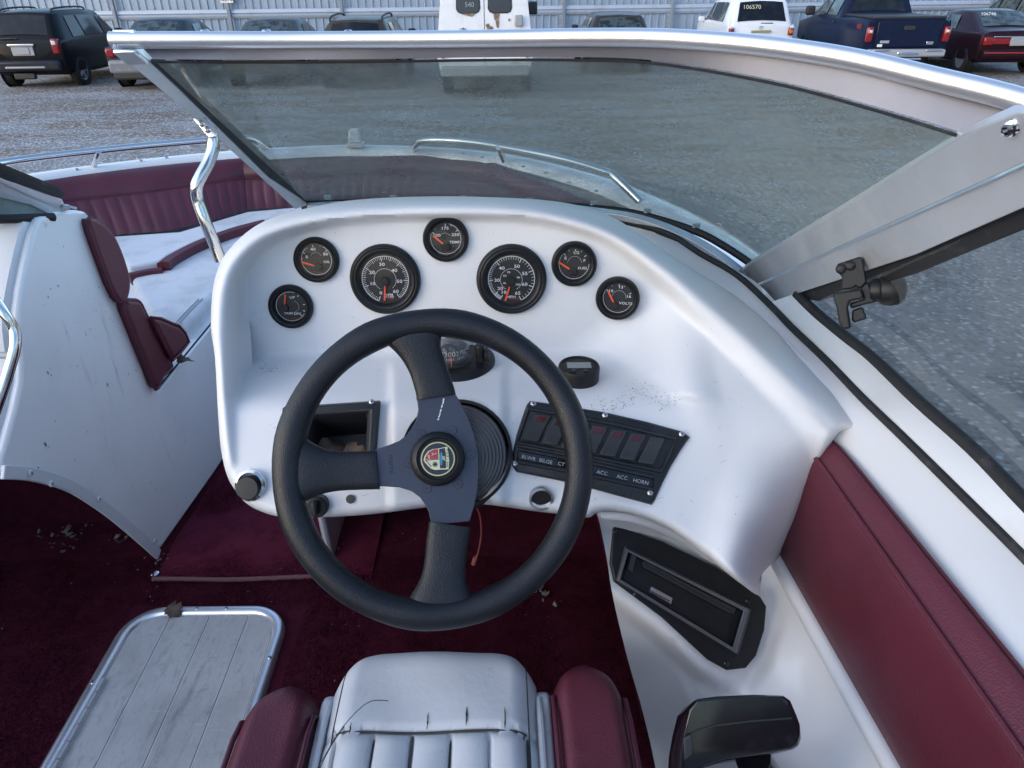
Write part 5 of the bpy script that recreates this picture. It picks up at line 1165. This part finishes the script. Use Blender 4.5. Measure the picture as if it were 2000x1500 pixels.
# latch
lt = tp1(1670, 520)
LTN = (CAM-P(1670, 560, lt)).normalized(); la = frame(LTN); 
def lq(px, py, h=0): return PP(px, py, P(1670, 560, lt-.012)+LTN*h, LTN)
def lpoly(nm, pts, h, th_, m='black_plastic', parent=None, **kw): return mk(nm, *prism([lq(x, y, h) for x, y in pts], LTN*-th_), m, parent or latch, **kw)
latch = node('window_latch', lq(1670, 560), boat, label='black plastic window latch')
def z7(x, y): return (1300+x/2.857, 400+y/2.857)
lpoly('latch_bracket', [z7(*q) for q in ((955, 330), (1085, 288), (1100, 300), (1110, 350), (1125, 430), (1085, 470), (1060, 455), (1040, 470), (975, 475), (985, 400), (970, 390))], .006, .016, bevel=.002)
lpoly('latch_body', [z7(*q) for q in ((1085, 460), (1130, 425), (1165, 520), (1170, 545), (1100, 560), (1035, 580), (1025, 550), (1105, 525))], .002, .02, bevel=.002)
lpoly('latch_lever', [z7(*q) for q in ((932, 510), (950, 490), (1090, 470), (1105, 500), (1100, 525), (1030, 540), (1018, 575), (1035, 680), (1025, 695), (985, 695), (965, 650), (955, 580))], .014, .016, bevel=.004, seg=3)
lpoly('latch_catch', [z7(*q) for q in ((1040, 590), (1100, 570), (1125, 635), (1050, 660), (1038, 640))], .004, .016, bevel=.002)
d = (la[0]*.94+la[1]*.2).normalized(); o = lq(*z7(1140, 480), -.006)
mk('latch_knob', *lathe([(.012, 0), (.014, .004), (.014, .010), (.017, .012), (.019, .020), (.018, .030), (.013, .037), (.0001, .040)], o, frame(d), 24), 'black_plastic', latch)
for q in ((978, 358), (1030, 340)): screw(latch, lq(*z7(*q), .0065), LTN, .006, 'black_plastic')

# ---- bow: rails, pads, light
def rail(nm, pts, stan, label):
    rn = node(nm, pts[0], boat, label=label); mk('rail_tube', *tube(spline(pts, 7), .0125, 12), 'stainless', rn)
    for a, b in stan: mk('stanchion', *tube([a, b], .011, 10), 'stainless', rn)
rail('bow_rail', [Pd(806, 292, .60), Pd(828, 275, .545), Pd(900, 276, .535), Pd(980, 287, .53), Pd(1100, 311, .53), Pd(1185, 336, .53), Pd(1200, 345, .535), Pd(1250, 394, .595)], [(Pd(974, 288, .53), Pd(984, 313, .60))], 'stainless grab rail on the starboard bow')
rail('bow_rail', [Pd(-260, 372, .52), Pd(0, 318, .53), Pd(210, 292, .53), Pd(406, 274, .53), Pd(480, 270, .535), Pd(520, 292, .60)], [(Pd(192, 295, .53), Pd(182, 326, .60))], 'stainless grab rail on the port bow')
nl = Pd(695, 288, .598); mk('bow_light', *prism([nl+Vector((-.035, -.02, 0)), nl+Vector((.035, -.02, 0)), nl+Vector((.035, .03, 0)), nl+Vector((-.035, .03, 0))], (0, 0, .02)), 'tail_clear', boat, bevel=.006)
mk('light_lens', *loft([[nl+Vector((a*.03, b*.02, .02)) for a, b in ((-1, -1), (1, -1), (1, 1), (-1, 1))], [nl+Vector((a*.018, b*.014, .075)) for a, b in ((-1, -1), (1, -1), (1, 1), (-1, 1))]]), 'tail_clear', boat, bevel=.006)
def pad(name, topl, botl, label, pw_=.047, roll=.36):
    """upholstered back pad: plain roll above, upright pleats below"""
    tl2, bl2 = topl, botl; n = len(tl2); acc = 0; ss = [0]
    for i in range(1, n): acc += (tl2[i]-tl2[i-1]).length; ss.append(acc)
    rows = []
    hs = [0, .03, .07, .13, .22, .30, roll, roll+.02, roll+.05, roll+.09, roll+.12, .56, .66, .76, .86, .94, 1.0]
    for i in range(n):
        a, b = tl2[i], bl2[i]; t = (tl2[min(n-1, i+1)]-tl2[max(0, i-1)]).normalized(); nn = t.cross(b-a).normalized()
        if nn.dot(Vector((-.64, 1.0, a.z))-a) < 0: nn = -nn
        col = []
        for h in hs:
            if h <= roll: o = .030*math.sin(math.pi*min(1, (h+.02)/(roll+.05)))**.5
            elif h < roll+.03: o = .006
            else:
                ph = abs(math.sin(math.pi*ss[i]/pw_)); o = .008+(.006+.007*ph**.45)*math.sin(math.pi*min(1, max(0, (h-roll-.02)/(1-roll+.02))))**.4
            col.append(a.lerp(b, h)+nn*o)
        rows.append([col[0]-nn*.03]+col)
    o = mk(name, *grid(rows), 'maroon_faded', boat, angle=60, label=label)
    g = G(); g.add(*tube([r[8]+Vector((0, 0, .002)) for r in rows], .004, 6)); g.mk('seam_piping', 'maroon_faded', o)
    return o
def resample(pts, m):
    pts = [Vector(p) for p in pts]; L = [0]
    for i in range(1, len(pts)): L.append(L[-1]+(pts[i]-pts[i-1]).length)
    out = []
    for k in range(m):
        s = L[-1]*k/(m-1); i = max(j for j in range(len(L)) if L[j] <= s+1e-9); i = min(i, len(pts)-2); out.append(pts[i].lerp(pts[i+1], (s-L[i])/(L[i+1]-L[i])))
    return out
pt_ = [Pd(-60, 385, .60), Pd(80, 357, .622), Pd(200, 341, .625), Pd(330, 326, .625), Pd(474, 312, .625)]
pb_ = [Pd(-40, 486, .79), Pd(120, 472, .79), Pd(250, 462, .79), Pd(350, 452, .79), Pd(482, 414, .79)]
pad('bow_backrest', resample(spline(pt_, 6), 150), resample(spline(pb_, 6), 150), 'maroon pleated backrest along the port bow')
ft_ = [Pd(474, 312, .626), Pd(560, 316, .626), Pd(700, 308, .626), Pd(860, 306, .626), Pd(960, 316, .626)]
fb_ = [Pd(482, 414, .79), Pd(575, 404, .79), Vector((-.6, 2.93, 1.41)), Vector((-.35, 2.90, 1.41)), Vector((-.15, 2.82, 1.41))]
pad('bow_backrest', resample(spline(ft_, 6), 170), resample(spline(fb_, 6), 170), 'maroon pleated backrest across the front of the bow')
st1 = [Pd(960, 316, .626), Vector((.16, 2.5, 1.575)), Vector((.33, 2.14, 1.585))]
sb1 = [Vector((-.15, 2.82, 1.41)), Vector((.10, 2.46, 1.41)), Vector((.26, 2.12, 1.41))]
pad('bow_backrest', resample(spline(st1, 6), 120), resample(spline(sb1, 6), 120), 'maroon pleated backrest along the starboard bow')
# seat bases in the bow
mk('bow_seat_base', *prism([Vector((-.86, 1.47, 1.0)), Vector((-.86, 2.3, 1.0)), Vector((-.4, 2.3, 1.0)), Vector((.45, 2.3, 1.0)), Vector((.45, 2.42, 1.0)), Vector((-.15, 2.9, 1.0)), Vector((-1.1, 2.9, 1.0)), Vector((-1.7, 2.3, 1.0)), Vector((-1.75, 1.47, 1.0))], (0, 0, .35)), 'gelcoat_dirty', boat, bevel=.006)

# ---- cushions in the bow (loose pads)
def cushion(name, poly, thick, mat, label, group=None, bevel=.018, welt=None, parent=None):
    c = sum(poly, Vector())/len(poly); root = node(name, c-Vector((0, 0, thick)), None, label=label, cat='cushion', group=group)
    mk('cushion_pad', *prism(poly, (0, 0, -thick)), mat, root, bevel=bevel, seg=4, angle=60)
    if welt:
        w = resample(poly+[poly[0]], 90)[:-1]; g = G(); g.add(*tube([p+Vector((0, 0, -.004)) for p in w], .004, 6, closed=True)); g.mk('welt', welt, root)
    return root
A_ = [Pd(248, 520, .80), Pd(300, 515, .80), Pd(420, 472, .80), Pd(530, 430, .80), Pd(545, 470, .80), Pd(500, 500, .80), Pd(410, 582, .80), Pd(361, 637, .80), Pd(300, 622, .80), Pd(268, 575, .80)]
lc = cushion('seat_cushion', A_, .07, 'dirty_vinyl', 'dirty white vinyl cushion along the walkway side of the bow seat', 'bow seat cushions')
B__ = [Pd(205, 462, .772), Pd(350, 452, .772), Pd(482, 413, .772), Pd(600, 402, .772), Pd(590, 412, .772), Pd(516, 428, .772), Pd(455, 444, .772), Pd(385, 470, .772), Pd(330, 497, .772), Pd(318, 508, .772), Pd(250, 520, .772)]
fcsh = cushion('seat_cushion', B__, .06, 'dirty_vinyl', 'white cushion with a maroon front band against the port backrest', 'bow seat cushions', bevel=.012)
band = spline([Pd(516, 429, .772), Pd(455, 445, .772), Pd(385, 471, .772), Pd(335, 497, .772), Pd(319, 510, .772)], 5)
V, F = sweep([p+Vector((0, -.012, -.018)) for p in band], [(-.022, -.03), (.014, -.03), (.020, -.01), (.016, .015), (0, .022), (-.022, .018)], (0, 0, 1)); mk('front_band', V, F, 'maroon_vinyl', fcsh, angle=60)
V, F = sweep([p+Vector((0, -.005, -.006)) for p in spline([Pd(318, 522, .785), Pd(290, 525, .785), Pd(252, 533, .785)], 4)], [(-.012, -.03), (.012, -.03), (.014, 0), (0, .008), (-.012, .004)], (0, 0, 1)); mk('side_band', V, F, 'maroon_vinyl', fcsh, angle=60)
for o in (0, .010):
    g = G(); g.add(*tube([p+Vector((-o-.018, -o*.5-.01, -.0002)) for p in (Pd(410, 580, .798), Pd(385, 606, .798), Pd(362, 632, .798))], .0014, 6)); g.mk('stitch_line', 'plate_grey', lc)
# lounge backrest against the console
wxr = -.826
up1 = [(176, 430), (200, 437), (222, 458), (238, 490), (250, 525), (255, 553), (252, 575), (243, 592), (225, 570), (200, 505)]
lo1 = [(243, 592), (262, 586), (277, 590), (290, 615), (306, 645), (325, 685), (340, 716), (322, 735), (309, 760), (290, 715), (262, 645)]
lbk = node('lounge_backrest', PX(250, 600, wxr)-Vector((.25, 0, .2)), label='maroon lounge backrest leaning on the white passenger console', cat='backrest')
for nm, q in (('upper_pad', up1), ('lower_pad', lo1)):
    pts = spline([PX(x, y, wxr) for x, y in q], 3, True); mk(nm, *prism(pts, (-.5, .04, 0)), 'maroon_vinyl', lbk, bevel=.014, seg=4, angle=60)
    g = G(); g.add(*tube([p+Vector((-.006, 0, 0)) for p in pts], .0045, 6, closed=True)); g.mk('piping', 'maroon_faded', lbk)
crn = [(299, 619), (318, 622), (340, 632), (352, 636), (364, 650), (372, 668), (355, 690), (340, 704), (325, 675), (310, 645)]
cb = node('corner_bolster', PX(335, 680, -.815), label='small maroon corner bolster at the aft end of the bow cushion', cat='cushion')
pts = [PX(x, y, -.815) for x, y in crn]; mk('bolster_pad', *prism(pts, (-.16, .02, 0)), 'maroon_vinyl', cb, bevel=.012, seg=3, angle=60)
g = G(); g.add(*tube([p+Vector((-.004, 0, 0)) for p in pts], .004, 6, closed=True)); g.mk('piping', 'maroon_faded', cb)
leaf('dry_leaf', W_(352, 712)+Vector((.008, 0, .012)), frame(Vector((.1, -.2, 1))), .026, 'dry brown leaf on the white ledge under the maroon corner bolster', seed=9)

# ================================================================== CARPET, HATCH
def Fl(px, py, h=0): return Pd(px, py, SOLE-h)
ck = node('cockpit_carpet', (-.6, .4, 1.0), label='dark maroon carpet covering the cockpit floor', cat='carpet')
mk('carpet_pile', *grid([[Vector((-1.72+2.14*i/40, -.6+2.9*j/36, 1.0+.0012*math.sin(i*1.7+j*.9)+.001)) for i in range(41)] for j in range(37)]), 'carpet', ck)
wm = node('walkway_carpet', (-.62, 1.6, 1.0), label='maroon carpet strip with a frayed hem running into the bow walkway', cat='carpet')
e0, e1 = Fl(298, 1131), Fl(660, 1128)
rows = [[Vector((e0.x+.01+(.50)*i/20, e0.y+(1.05)*j/40, 1.0075+.002*math.sin(i*.8)*math.sin(j*.5)+(.010*math.exp(-((j-5-.1*i)/2.5)**2)))) for i in range(21)] for j in range(41)]
mk('carpet_pile', *grid(rows), 'carpet_lit', wm)
hp = [Fl(298, 1131, .008), Fl(360, 1131, .008), Fl(450, 1132, .008), Fl(540, 1129, .008), Fl(615, 1126, .008), Fl(690, 1127, .008)]
mk('hem', *tube(spline(hp, 5), .0055, 8), 'hem', wm)
mk('snap', *lathe([(.010, 0), (.0095, .004), (.005, .007), (.0001, .0075)], Fl(303, 1122, .009), (XA, YA, Z), 16), 'stainless', wm)
# lint and crumbs
def litter(px, py, n, sprd, label, name='lint_clump', smax=.010, seed=1, h=.01):
    rr = random.Random(seed); g = G(); c = Fl(px, py, h)
    for _ in range(n):
        q = c+Vector((rr.gauss(0, sprd), rr.gauss(0, sprd*.8), rr.uniform(0, .006))); s = rr.uniform(.12, 1)**1.6*smax*.75
        pts = [q+Vector((rr.uniform(-1, 1)*s, rr.uniform(-1, 1)*s, rr.uniform(0, 1)*s)) for _ in range(6)]
        bm = bmesh.new(); vs_ = [bm.verts.new(p) for p in pts]; bmesh.ops.convex_hull(bm, input=vs_); bm.verts.index_update(); bm.faces.ensure_lookup_table()
        idx = {v: i for i, v in enumerate(bm.verts)}
        g.add([v.co.copy() for v in bm.verts], [tuple(idx[v] for v in f.verts) for f in bm.faces]); bm.free()
    o = g.mk(name, 'litter', None, at=c, smooth=False); props(o, label=label, cat='lint', kind='stuff'); return o
litter(130, 1050, 40, .035, 'pale lint and crumbs in the shade under the passenger console', smax=.014, seed=1)
litter(240, 1055, 10, .014, 'lint clump near the arched console trim', smax=.016, seed=2)
litter(1055, 1160, 22, .018, 'grey lint clump on the carpet under the steering wheel rim', smax=.016, seed=3)
litter(820, 1035, 14, .05, 'scattered crumbs in the dark helm footwell', smax=.008, seed=4)
litter(655, 1070, 10, .012, 'lint at the foot of the helm side panel', smax=.012, seed=6)
litter(295, 1100, 18, .02, 'crumbs by the carpet snap at the console corner', smax=.006, seed=7)
wr = spline([P(928, 985, 1.02), P(938, 1010, 1.06), P(940, 1045, 1.12), P(935, 1075, 1.16), P(928, 1096, 1.18)], 5)
wire = mk('loose_wire', *tube(wr, .0014, 6), 'wire_red', None, at=wr[0], label='thin pinkish loose wire hanging under the helm behind the wheel', cat='wire')
mk('wire_connector', *tube([P(929, 1088, 1.18), P(925, 1102, 1.19)], .004, 6), 'wire_red', wire)

fh = node('floor_hatch', Fl(330, 1350), boat, label='white planked floor hatch in an aluminium frame')
def hz(u_, v_, h=0):                                # hatch plane: u across 0..1, v aft distance (m)
    o = Fl(259.5, 1190); x = Vector((1, 0, 0))*.357; return o+x*u_-AX*v_+Vector((0, 0, h))
HW = .357; HL = 1.3; RC = .085
def hout(inset, n=9):
    r = RC-inset; pts = []
    x0, x1, y0, y1 = inset, HW-inset, inset, HL-inset
    for cx, cy, a0 in ((x0+r, y0+r, 180), (x1-r, y0+r, 270), (x1-r, y1-r, 0), (x0+r, y1-r, 90)):
        for k in range(n+1):
            a = R(a0+90*k/n); pts.append((cx+math.cos(a)*r, cy+math.sin(a)*r))
    return pts
rows = []
for ins, h in ((0, .0), (.002, .009), (.008, .014), (.018, .014), (.024, .010), (.026, .004)):
    rows.append([hz(x/HW, y, h) for x, y in hout(ins)])
rows = [r+[r[0]] for r in rows]
mk('hatch_frame', *grid(rows), 'bright_aluminium', fh, angle=50)
x0, x1, y0 = .027, HW-.027, .027; ri = RC-.027
npl = 4; pwid = (x1-x0)/npl
gx = [x0]
for (a, b), (c_, d_) in (((188, 1497), (335, 1213)), ((283, 1500), (410, 1210)), ((374, 1500), (486, 1212))):
    p = (Fl(a, b)+Fl(c_, d_))*.5; o = hz(0, 0); gx.append((p-o).x+((p-o).y)*.0188)
gx.append(x1)
for k in range(4):
    a, b = gx[k]+(.0012 if k else 0), gx[k+1]-(.0012 if k < 3 else 0); pts = []
    def yin(x):
        if x < x0+ri: return y0+ri-math.sqrt(max(0, ri*ri-(x0+ri-x)**2))
        if x > x1-ri: return y0+ri-math.sqrt(max(0, ri*ri-(x-x1+ri)**2))
        return y0
    m_ = 10; xs2 = [a+(b-a)*i/m_ for i in range(m_+1)]
    poly = [hz(x/HW, yin(x), .006) for x in xs2]+[hz(b/HW, HL-.06, .006), hz(a/HW, HL-.06, .006)]
    mk('plank', *prism(poly, (0, 0, -.006)), 'teak', fh, bevel=.0008, seg=1)
mk('plank_backing', *prism([hz(x/HW, y, .0044) for x, y in hout(.02)], (0, 0, -.002)), 'teak_groove', fh)
for k in range(22):
    v_ = .19+.034*k; mk('hinge_knuckle', *tube([hz(.030/HW, v_, .013), hz(.030/HW, v_+.031, .013)], .0036, 8), 'aluminium', fh)
for u_, v_ in ((.42, .013), (.965, .145), (.037, .20), (.6, .013)): screw(fh, hz(u_, v_, .0142), (0, 0, 1), .0042)
leaf('dry_leaf', hz(.28, .022, .020), frame(Vector((.1, -.5, .9))), .028, 'torn brown leaf caught on the rounded frame of the floor hatch', seed=12)

# ================================================================== DRIVER'S SEAT
seat = node('driver_seat', (-.092, .36, 1.0), label='white pleated driver seat with maroon side bolsters and torn seams', cat='seat')
def spt(x, y, z): return Vector((-.094+x-.0188*(y-.4), y, 2.2-.765+z))
SF, SB = .628, .02
def hshape(dx, half, r, h):                          # rounded pad profile
    e = half-abs(dx); return h*(1-(1-min(1, max(0, e/r)))**2.2)
def front(y, r=.06): return -.13*(max(0, (y-(SF-r)))/r)**2.4
def padmesh(name, x0, x1, h, r, mat, fy0, nx=28, ny=60, pleat=None, rf=.055, corner=.05):
    rows = []
    for i in range(nx+1):
        u_ = i/nx; x = x0+(x1-x0)*u_; e = min(x-x0, x1-x); col = []
        cut = fy0-corner*(1-min(1, e/.06))**2.2
        for j in range(ny+1):
            v_ = j/ny; y = SB+(cut-SB)*(1-(1-v_)**1.6); z = h*(1-(1-min(1, e/r))**2.2)
            fr = max(0, (y-(cut-rf))/rf); z += .002*math.sin(x*40+y*23)-.045*fr**2.6
            if pleat and y < pleat[0]:
                q_ = ((x-pleat[1])/pleat[2]) % 1; dd = min(q_, 1-q_)*pleat[2]; z += min(1, (pleat[0]-y)/.012)*(.006*(1-(2*q_-1)**2)-.007*math.exp(-(dd/.0022)**2))-.004
            elif pleat: z += -.008*math.exp(-((y-pleat[0])/.004)**2)
            col.append(spt(x, y, z))
        col += [col[-1]+Vector((0, .004, -.02)), col[-1]+Vector((0, -.004, -.09)), col[-1]+Vector((0, -.02, -.14))]
        rows.append(col)
    a = [p+Vector((0, 0, -.10)) for p in rows[0]]; b = [p+Vector((0, 0, -.10)) for p in rows[-1]]
    return mk(name, *grid([a]+rows+[b]), mat, seat, angle=70)
SF_ = SF
padmesh('seat_cushion', -.126, .124, .030, .035, 'white_vinyl', SF_+.018, 170, 90, (.507, -.118+.011, .0432), .06, .03)
padmesh('gusset', -.139, -.124, .006, .006, 'white_vinyl', SF_-.035, 8, 40, None, .04, .0)
padmesh('gusset', .122, .140, .006, .006, 'white_vinyl', SF_-.030, 8, 40, None, .04, .0)
padmesh('seat_bolster', -.228, -.138, .032, .024, 'maroon_vinyl', SF_-.030, 24, 50, None, .06, .035)
padmesh('seat_bolster', .139, .231, .032, .024, 'maroon_vinyl', SF_-.005, 24, 50, None, .06, .035)
def seam(x, y1, zf, r, mat, name='piping'):
    g = G(); g.add(*tube([spt(x, SB, zf)]+[spt(x, SB+(y1-SB)*k/20, zf-.045*max(0, (SB+(y1-SB)*k/20-(y1-.05))/.05)**2.4) for k in range(1, 21)]+[spt(x, y1+.004, zf-.10)], r, 8)); g.mk(name, mat, seat)
def zc(x, y, pleats=True):
    e = min(x+.126, .124-x); z = .030*(1-(1-min(1, e/.035))**2.2); cut = SF_+.018-.03*(1-min(1, e/.06))**2.2
    z += .002*math.sin(x*40+y*23)-.045*max(0, (y-(cut-.06))/.06)**2.6
    return z-(.004 if y < .507 else 0)
def stitch(pts, r, nm='stitching', m='thread'):
    g = G(); g.add(*tube([spt(x, y, zc(x, y)+.0004) for x, y in pts], r, 5)); g.mk(nm, m, seat)
for x in (-.1125, .1115): stitch([(x, SB+(SF_+.004-SB)*k/40) for k in range(41)], .0009)
for k in range(1, 6):
    x = -.118+.011+.0432*(k-.0)-.0
    g = G(); g.add(*tube([spt(x, SB+(.503-SB)*q/20, zc(x, .4)-.0042) for q in range(21)], .0012, 5)); g.mk('pleat_seam', 'thread', seat)
seam(-.128, SF_-.040, .010, .0040, 'white_vinyl'); seam(.126, SF_-.036, .010, .0040, 'white_vinyl')
seam(-.141, SF_-.066, .022, .0030, 'maroon_faded'); seam(-.2255, SF_-.070, .018, .0034, 'maroon_faded'); seam(.1425, SF_-.042, .022, .0030, 'maroon_faded'); seam(.2285, SF_-.046, .020, .0034, 'maroon_faded')
g = G(); g.add(*tube([spt(-.108+.216*k/40, .507, zc(-.108+.216*k/40, .508)-.0042) for k in range(41)], .0014, 5)); g.mk('cross_seam', 'thread', seat)
for x, y, l in ((-.0045, .518, .024), (.040, .522, .026), (.084, .519, .030), (-.091, .508, .016), (.105, .50, .010)):
    rr = random.Random(int(x*1e4)); L2 = [spt(x+.0020*math.sin(3.14*k/7)*rr.uniform(.3, 1), y-l/2+l*k/7, zc(x, .512)+.0012) for k in range(8)]; R2 = [spt(x-.0012*math.sin(3.14*k/7)*rr.uniform(.2, 1), y-l/2+l*k/7, zc(x, .512)+.0012) for k in range(8)]
    mk('tear', L2+R2, [(k, k+1, 9+k, 8+k) for k in range(7)], 'tear_dark', seat)
for pts in ([(-.116, .47, .03), (-.100, .505, .036), (-.075, .535, .040), (-.052, .542, .034)], [(-.122, .44, .03), (-.108, .48, .038), (-.098, .51, .033)], [(-.14, .43, .02), (-.135, .455, .03), (-.122, .448, .026), (-.13, .435, .02)]):
    g = G(); g.add(*tube(spline([spt(*p) for p in pts], 6), .0005, 5)); g.mk('loose_thread', 'thread', seat)
mk('seat_shell', *box(spt(.002, .31, -.13), .42, .52, .10), 'gelcoat', seat, bevel=.03, seg=3)
mk('pedestal', *lathe([(.12, 0), (.12, .01), (.045, .02), (.045, .28)], (-.092, .33, 1.003), (XA, YA, Z), 28), 'black_plastic', seat)
# backrest of the driver seat (the photograph is taken over it)
V, F = loft([[Vector((-.094+a*w_, y_, z_)) for a, y_ in ((-1, y0_), (-.8, y0_+.03), (0, y0_+.035), (.8, y0_+.03), (1, y0_), (1, y0_-.09), (-1, y0_-.09))] for w_, y0_, z_ in ((.20, -.04, 1.44), (.23, -.06, 1.55), (.23, -.11, 1.78), (.20, -.14, 1.87))])
mk('seat_backrest', V, F, 'white_vinyl', seat, angle=60, bevel=.012, seg=3)

# ================================================================== AFT PART OF THE BOAT AND THE TREES BEHIND IT
g = G(); g.add(*prism([Vector((-1.80, -1.15, 1.0)), Vector((.46, -1.15, 1.0)), Vector((.46, -.75, 1.0)), Vector((-1.80, -.75, 1.0))], (0, 0, .42)))
g.mk('rear_bench', 'white_vinyl', boat, bevel=.04, seg=3)
mk('bench_back', *prism([Vector((-1.84, -1.35, 1.0)), Vector((.50, -1.35, 1.0)), Vector((.50, -1.18, 1.0)), Vector((-1.84, -1.18, 1.0))], (0, 0, .72)), 'maroon_vinyl', boat, bevel=.04, seg=3)
mk('port_bolster', *prism([Vector((-1.86, -1.1, 1.46)), Vector((-1.78, -1.1, 1.46)), Vector((-1.78, .85, 1.46)), Vector((-1.86, .85, 1.46))], (0, 0, .2)), 'maroon_vinyl', boat, bevel=.03, seg=3)
mk('port_liner', *prism([Vector((-1.88, -1.2, .98)), Vector((-1.72, -1.2, .98)), Vector((-1.72, 1.25, .98)), Vector((-1.88, 1.25, .98))], (0, 0, .48)), 'gelcoat', boat, bevel=.02)
mk('engine_cover', *prism([Vector((-1.9, -1.9, 1.0)), Vector((.55, -1.9, 1.0)), Vector((.55, -1.36, 1.0)), Vector((-1.9, -1.36, 1.0))], (0, 0, .66)), 'gelcoat', boat, bevel=.06, seg=3)
material('autumn_leaf', (.060, .048, .026), .8, var=(.35, (.030, .036, .020), .4, .65)); material('bark', (.07, .055, .045), .9, bump=(20, .5, .02))
rs = np.random.RandomState(4); g = G()
for k in range(15):
    bx_, by_ = -46+6.6*k+rs.uniform(-1.5, 1.5), -22+rs.uniform(-4, 3)-abs(k-7)*-.9; h_ = rs.uniform(8, 12)
    g.add(*tube([Vector((bx_, by_, -.1)), Vector((bx_+.2, by_, h_*.4)), Vector((bx_, by_+.2, h_*.8))], [.3, .2, .06], 7), 1)
    c_ = np.array([[rs.normal()*1.7, rs.normal()*1.7, h_*(.55+.2*rs.normal())] for _ in range(26)])
    for q in c_:
        for _ in range(26):
            p = Vector((bx_+q[0]+rs.normal()*.7, by_+q[1]+rs.normal()*.7, max(1.0, q[2]+rs.normal()*.6))); a = Vector(rs.normal(size=3)).normalized(); b = a.orthogonal().normalized(); c2 = a.cross(b); z_ = rs.uniform(.14, .3)
            g.add([p+b*z_, p+c2*z_, p-b*z_, p-c2*z_], [(0, 1, 2, 3)])
g.mk('treeline', ['autumn_leaf', 'bark'], None, smooth=False, kind='stuff', label='autumn trees standing behind the boat', cat='trees')

# carpet pile: short tufts, and pale lint caught in them
def pile(parent, x0, x1, y0, y1, z, n, seed, hgt=.0045, keep=None, m='carpet'):
    r = np.random.RandomState(seed); p = np.c_[r.uniform(x0, x1, n), r.uniform(y0, y1, n), np.full(n, z)]
    if keep is not None: p = p[keep(p[:, 0], p[:, 1])]
    n = len(p); a = r.uniform(0, 6.283, n); w = r.uniform(.0009, .0020, n); d = np.c_[np.cos(a), np.sin(a), np.zeros(n)]*w[:, None]
    tip = p+np.c_[r.normal(0, .0022, n), r.normal(0, .0022, n), r.uniform(.4, 1.1, n)*hgt]
    V = np.stack([p-d, p+d, tip], 1).reshape(-1, 3)-np.array(origin(parent))
    me = bpy.data.meshes.new('pile_tufts'); me.vertices.add(3*n); me.vertices.foreach_set('co', V.ravel().astype('f')); me.loops.add(3*n); me.loops.foreach_set('vertex_index', np.arange(3*n, dtype='i'))
    me.polygons.add(n); me.polygons.foreach_set('loop_start', np.arange(0, 3*n, 3, dtype='i')); me.polygons.foreach_set('loop_total', np.full(n, 3, 'i')); me.update(calc_edges=True); me.materials.append(MATS[m])
    o = bpy.data.objects.new('pile_tufts', me); COL.objects.link(o); o.parent = parent; return props(o, kind='stuff')
hx0, hx1, hy0 = -.845, -.46, 1.135
pile(ck, -1.3, .25, .45, 1.28, 1.001, 130000, 1, keep=lambda x, y: ~((x > hx0) & (x < hx1) & (y < hy0)) & ~((x > -.3) & (x < .12) & (y < .62)))
pile(wm, e0.x+.01, e0.x+.51, 1.2, 1.75, 1.007, 50000, 2, m='carpet_lit')
r_ = np.random.RandomState(8); g = G()
for _ in range(260):
    x, y = r_.uniform(-1.2, .2), r_.uniform(.5, 1.7)
    if hx0 < x < hx1 and y < hy0: continue
    c = Vector((x, y, 1.0065+(.006 if y > 1.2 and x > -.84 and x < -.35 else 0))); a = r_.uniform(0, 6.28); s_ = r_.uniform(.0006, .0018); dx = Vector((math.cos(a), math.sin(a), .2))*s_*r_.uniform(.8, 2.2); dy = Vector((-math.sin(a), math.cos(a), 0))*s_*.7
    g.add([c-dx, c+dy, c+dx+Vector((0, 0, .001)), c-dy], [(0, 1, 2, 3)])
g.mk('lint_specks', 'litter', ck, smooth=False, kind='stuff')
